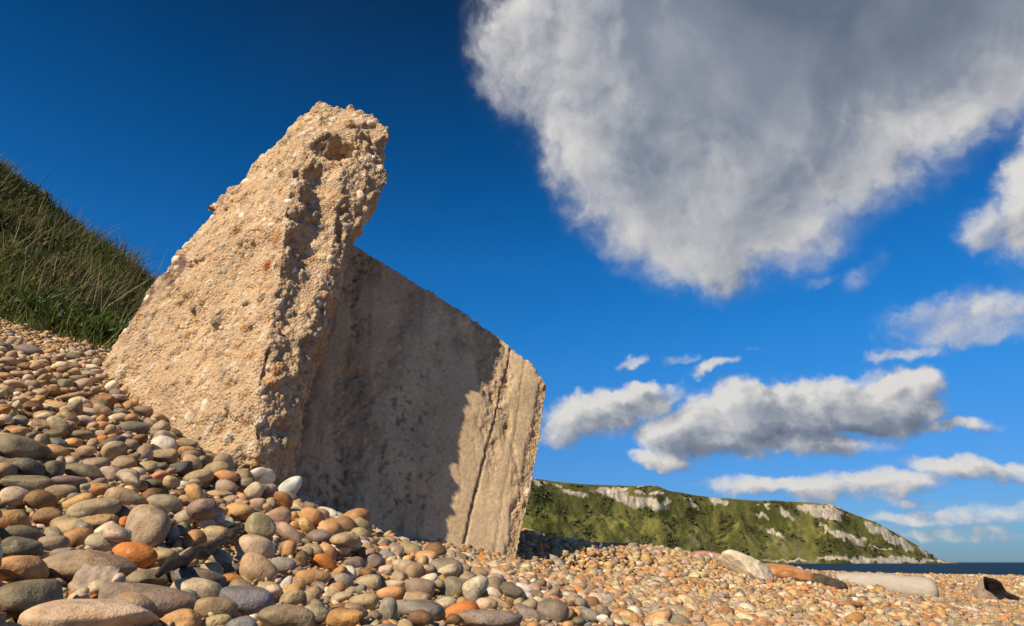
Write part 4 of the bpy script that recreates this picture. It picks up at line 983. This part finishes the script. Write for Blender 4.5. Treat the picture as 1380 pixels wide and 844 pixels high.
def build_grass():
    r = np.random.default_rng(9); n = 52000
    s = r.uniform(-250, 325, n); t = r.uniform(-.045, 1.12, n) ; P = bank_pt(s, t); P[:, 2] -= .02
    pn = fbm(P, 1.3, 3, .55, 6); keep = r.uniform(size=n) < .62 + 1.0 * pn; s, t, P, pn = s[keep], t[keep], P[keep], pn[keep]; n = len(P)
    D = np.array([.20, -.16, .85]) + r.normal(0, .33, (n, 3)); D /= np.linalg.norm(D, axis=1, keepdims=True)
    dry = r.uniform(size=n) < .14 + .9 * np.clip(fbm(P, 1.4, 3, .5, 12), 0, 1) * np.clip(t * 3, 0, 1)
    L = r.uniform(.08, .30, n) * (1 + .9 * pn) * np.where(t > .95, .75, 1); Wd = r.uniform(.006, .013, n)
    g = np.array([[.085, .115, .026], [.115, .145, .030], [.155, .17, .042], [.065, .082, .022]])[r.integers(0, 4, n)]
    d = np.array([[.22, .18, .085], [.16, .125, .06], [.26, .21, .10]])[r.integers(0, 3, n)]
    parts = [blades(P, L, Wd, D, np.where(dry[:, None], d, g * (1.1 - .25 * np.clip(t * 1.6, 0, 1))[:, None]) * r.uniform(.65, 1.25, (n, 1)), r)]
    # leafy undergrowth: short wide leaves
    n2 = 22000; s, t = r.uniform(-250, 325, n2), r.uniform(0.02, 1.05, n2); P = bank_pt(s, t) + r.uniform(0, .10, (n2, 1)) * [0, -.3, 1]
    D = np.array([.1, -.3, .4]) + r.normal(0, .6, (n2, 3)); D /= np.linalg.norm(D, axis=1, keepdims=True)
    parts.append(blades(P, r.uniform(.03, .09, n2), r.uniform(.016, .040, n2), D, np.array([[.055, .085, .02], [.085, .105, .026], [.10, .07, .035]])[r.integers(0, 3, n2)] * r.uniform(.7, 1.2, (n2, 1)), r, .3, 2))
    # long dry stems leaning to the right
    n3 = 300; s, t = r.uniform(-250, 320, n3), r.uniform(.04, 1.0, n3); P = bank_pt(s, t)
    D = np.array([.30, -.05, .85]) + r.normal(0, .24, (n3, 3)); D /= np.linalg.norm(D, axis=1, keepdims=True)
    parts.append(blades(P, r.uniform(.22, .6, n3), r.uniform(.005, .0085, n3), D, np.array([[.36, .29, .15], [.28, .21, .11]])[r.integers(0, 2, n3)] * r.uniform(.8, 1.2, (n3, 1)), r, .16, 3))
    off = 0; Vs, Fs, Cs = [], [], []
    for V, Q, C in parts: Vs.append(V); Fs.append(Q + off); Cs.append(C); off += len(V)
    o = link('grass', mesh_np('grass', np.concatenate(Vs), np.concatenate(Fs), M['grass'], cols={'col': np.concatenate(Cs)})); o['kind'] = 'stuff'
    tag(o, 'rough dark green and straw grass covering the steep bank', 'grass')
    for i, (px, t, lab) in enumerate(((118, .045, 'bright green grass tuft at the bank foot beside the block'), (78, .03, 'second bright green tuft left of the one beside the block'), (35, .035, 'green tuft at the bank foot near the left edge'), (150, .07, 'green grass tuft half behind the rough block'))):
        n4 = 90; c = bank_pt(np.array([float(px)]), np.array([t]))[0]; P = c + r.normal(0, .07, (n4, 3)) * [1, .6, 0]; 
        D = r.normal(0, .45, (n4, 3)) + np.array([.05, -.25, .8]); D /= np.linalg.norm(D, axis=1, keepdims=True)
        V, Q, C = blades(P - c, r.uniform(.12, .30, n4), r.uniform(.012, .022, n4), D, np.array([[.075, .12, .024], [.10, .14, .03]])[r.integers(0, 2, n4)], r, .5, 4)
        o = link('grass_tuft', mesh_np('grass_tuft', V, Q, M['grass'], cols={'col': C})); o.location = c; tag(o, lab, 'grass tuft', 'grass tufts at the foot of the bank')
build_grass()

# ------------------------------------------------------------------ things lying on the beach
def rock(name, cx, cy, w, h, rot, col, lab, cat, ang, seed, sink=.45, depth=.7, rough=.055, yy=None, sub=5, group=None, mat=None):
    r = np.random.default_rng(seed); P0 = hit(cx, cy + h * .3) if yy is None else at(cx, cy, yy); dep = P0[1] * CP + P0[2] * SP; s_ = dep / F; a, c = w * s_ / 2, h * s_ / 2
    V, Fc = pebble_verts((a, (a + c) / 2 * depth * 1.4, c), r, sub, ang)
    d = V / np.linalg.norm(V, axis=1, keepdims=True); V = V + d * (fbm(V / c, 2.2, 4, .6, seed) * rough * 2.2 * c)[:, None]
    cols = np.array(col)[None] * (1 + .5 * fbm(V / c, 2.6, 5, .65, seed + 3))[:, None]
    me = mesh_np(name, V, Fc, mat or M['rock'], cols={'col': np.clip(cols, .01, .9)}); o = link(name, me)
    P = np.array(P0); x, y, _ = proj(P); z = float(at(cx, cy, P[1])[2]); P = at(cx, cy, P[1])
    o.matrix_world = Matrix.Translation(Vector(P)) @ Matrix.Rotation(math.radians(rot), 4, 'Y')
    tag(o, lab, cat, group); return o
M['rock'] = mat_simple('weathered_rock', None, .85, 24, .3, .6, .012)
rock('boulder', 1011, 769, 84, 32, 27, (.56, .48, .36), 'pale flat boulder lying tilted on the shingle', 'boulder', .5, 4)
rock('boulder', 1061, 774, 82, 24, 11, (.42, .20, .085), 'long rusty orange boulder between the pale boulder and the bleached log', 'boulder', .25, 5)
rock('boulder', 962, 750, 56, 12, 6, (.36, .20, .12), 'low reddish boulder behind the pale flat one', 'boulder', .25, 6)
rock('boulder', 1112, 786, 56, 21, 10, (.075, .062, .045), 'dark rough boulder at the left end of the bleached log', 'boulder', .35, 8, rough=.09)
rock('rock_chunk', 27, 629, 62, 22, 0, (.17, .12, .075), 'rough pitted brown rock under the large olive pebble at the left edge', 'rock', .35, 12, rough=.10)
rock('rock_chunk', 139, 542, 33, 24, 0, (.24, .13, .06), 'rough dark brown rock on the upper slope beside the block', 'rock', .5, 13, rough=.08)
rock('rock_chunk', 124, 707, 64, 24, -5, (.30, .20, .10), 'pitted brown and orange rock just left of the upright khaki pebble', 'rock', .3, 14, rough=.08)
rock('rock_chunk', 131, 785, 62, 46, -5, (.32, .25, .19), 'mottled lumpy grey brown rock near the bottom left', 'rock', .45, 15, rough=.06)

def tube(pts, rads, n=18, noise=0.0, seed=0, cap=1.0, squash=1.0):
    pts = np.array(pts, float); m = len(pts); T = np.gradient(pts, axis=0); T /= np.linalg.norm(T, axis=1, keepdims=True); V = []
    up = np.array([0, 0, 1.0])
    for p, t, r in zip(pts, T, rads):
        s = np.cross(t, up); s /= np.linalg.norm(s); u = np.cross(s, t)
        a = np.arange(n) * 2 * math.pi / n; V.append(p + r * (np.cos(a)[:, None] * s + squash * np.sin(a)[:, None] * u))
    V = np.concatenate(V); ax = np.repeat(pts, n, 0); rr = np.repeat(rads, n)
    if noise: V = V + (V - ax) * (fbm(V / max(rads), 1.3, 4, .55, seed) * noise)[:, None]
    q = [(i * n + j, i * n + (j + 1) % n, (i + 1) * n + (j + 1) % n, (i + 1) * n + j) for i in range(m - 1) for j in range(n)]
    c0, c1 = len(V), len(V) + 1; V = np.concatenate([V, [pts[0]], [pts[-1]]])
    t = [(c0, (j + 1) % n, j) for j in range(n)] + [(c1, (m - 1) * n + j, (m - 1) * n + (j + 1) % n) for j in range(n)]
    return V, [np.array(q), np.array(t)]
def resample(P, m):
    P = np.array(P, float); d = np.concatenate([[0], np.cumsum(np.linalg.norm(np.diff(P, axis=0), axis=1))]); u = np.linspace(0, d[-1], m)
    Q = np.stack([np.interp(u, d, P[:, i]) for i in range(3)], 1)
    for _ in range(max(1, m // 14)): Q[1:-1] = (Q[:-2] + 2 * Q[1:-1] + Q[2:]) / 4
    return Q
M['log'] = mat_simple('bleached_wood', (.40, .365, .31), .75, 8, .14, .35, .006, (.6, 5, 5))
M['wet_wood'] = mat_simple('dark_driftwood', (.035, .023, .016), .6, 26, .5, .6, .006, (1, 1, 1), .4)
M['char'] = mat_simple('charred_wood', (.012, .010, .009), .7, 30, .5, .8, .01)
M['grey_wood'] = mat_simple('grey_wood', (.33, .26, .20), .85, 14, .35, .6, .008)
M['chip'] = mat_simple('rusty_wood', (.36, .17, .07), .85, 20, .3, .5, .006, (1, 6, 6))
def build_log():
    a, b = at(1128, 786, 8.15), at(1264, 795.5, 7.9); k = b - a; L = np.linalg.norm(k); u = np.concatenate([np.linspace(0, .86, 34), .86 + .14 * np.sin(np.linspace(0, math.pi / 2, 12)[1:])])
    r = np.interp(u, [0, .25, .6, .86, 1.], [.105, .118, .128, .135, .135]); e = np.clip((u - .86) / .14, 0, 1); r = r * np.sqrt(np.maximum(1 - e ** 2.6, .002))
    P = a + u[:, None] * k; P[:, 2] += .012 * np.sin(u * 5)
    V, Fc = tube(P, r, 40, .05, 3)
    c = P.mean(0); o = link('driftwood_log', mesh_np('driftwood_log', V - c, Fc, M['log'])); o.location = c
    tag(o, 'smooth bleached grey log with a rounded end lying on the shingle', 'driftwood log')
build_log()
def build_stick():
    pts = STICK
    P = resample(pts, 40); r = np.interp(np.linspace(0, 1, 40), [0, .1, .3, .42, .55, .8, 1], [.004, .009, .008, .013, .0075, .0085, .003]); P = P + np.stack([fbm(P, 14., 3, .6, 1), fbm(P, 14., 3, .6, 2), fbm(P, 14., 3, .6, 3)], 1) * .012
    V, Fc = tube(P, r, 16, .75, 5); c = P.mean(0)
    o = link('driftwood_stick', mesh_np('driftwood_stick', V - c, Fc, M['wet_wood'])); o.location = c
    tag(o, 'dark wet driftwood stick wedged among the pebbles below the block', 'driftwood stick')
build_stick()
def build_stump():
    c = at(1342, 803, 7.2); ax = np.array([.34, -.80, .50]); ax /= np.linalg.norm(ax); mj = np.array([.72, .1, -.5]); mj -= ax * (mj @ ax); mj /= np.linalg.norm(mj); mn = np.cross(ax, mj)
    n = 44; prof = [(-.20, .02), (-.19, .07), (-.15, .12), (-.08, .155), (0, .175), (.06, .18)]; inn = [(.06, .158), (.0, .15), (-.08, .12), (-.13, .06), (-.14, .01)]
    def rev(pr):
        V = []; 
        for z, r in pr:
            for j in range(n):
                t = 2 * math.pi * j / n; w = 1 + .10 * math.sin(3 * t + 1) + .05 * math.sin(7 * t); zz = z + (.025 * math.sin(5 * t) if z > .03 else 0)
                V.append(ax * zz + r * w * (mj * 1.05 * math.cos(t) + mn * .80 * math.sin(t)))
        q = [(i * n + j, i * n + (j + 1) % n, (i + 1) * n + (j + 1) % n, (i + 1) * n + j) for i in range(len(pr) - 1) for j in range(n)]
        return np.array(V), np.array(q)
    root = empty('hollow_stump', c); root.location = c
    tag(root, 'short hollow grey stump with a charred black mouth on the shingle', 'stump')
    fin = lambda pr: resample([(a, b, 0) for a, b in pr], 16)[:, :2]
    V, q = rev(fin(prof)); V = V + V * (fbm(V, 14., 4, .6, 3) * .08)[:, None]; link('bark', mesh_np('bark', V, q, M['grey_wood']), root)
    V, q = rev([(.062, .181)] + [tuple(x) for x in fin(inn)]); V = V + V * (fbm(V, 16., 4, .6, 3) * .08)[:, None]; link('charred_hollow', mesh_np('charred_hollow', V, q, M['char']), root)
    P = resample([c + mj * .17 + ax * .02, c + mj * .26 + np.array([.04, -.02, -.06]), at(1392, 821, 6.9)], 20); V, Fc = tube(P - c, np.linspace(.022, .008, 20), 10, .3, 2); link('root', mesh_np('root', V, Fc, M['char']), root)
build_stump()
def build_chip():
    P = resample([hit(1121, 813, .02), hit(1140, 815, .03), hit(1166, 817, .015)], 20); V, Fc = tube(P, np.interp(np.linspace(0, 1, 20), [0, .2, .7, 1], [.006, .022, .026, .008]), 14, .3, 6, squash=.6); c = P.mean(0)
    o = link('driftwood_chip', mesh_np('driftwood_chip', V - c, Fc, M['chip'])); o.location = c; tag(o, 'small flat rusty brown piece of wood below the bleached log', 'driftwood')
build_chip()
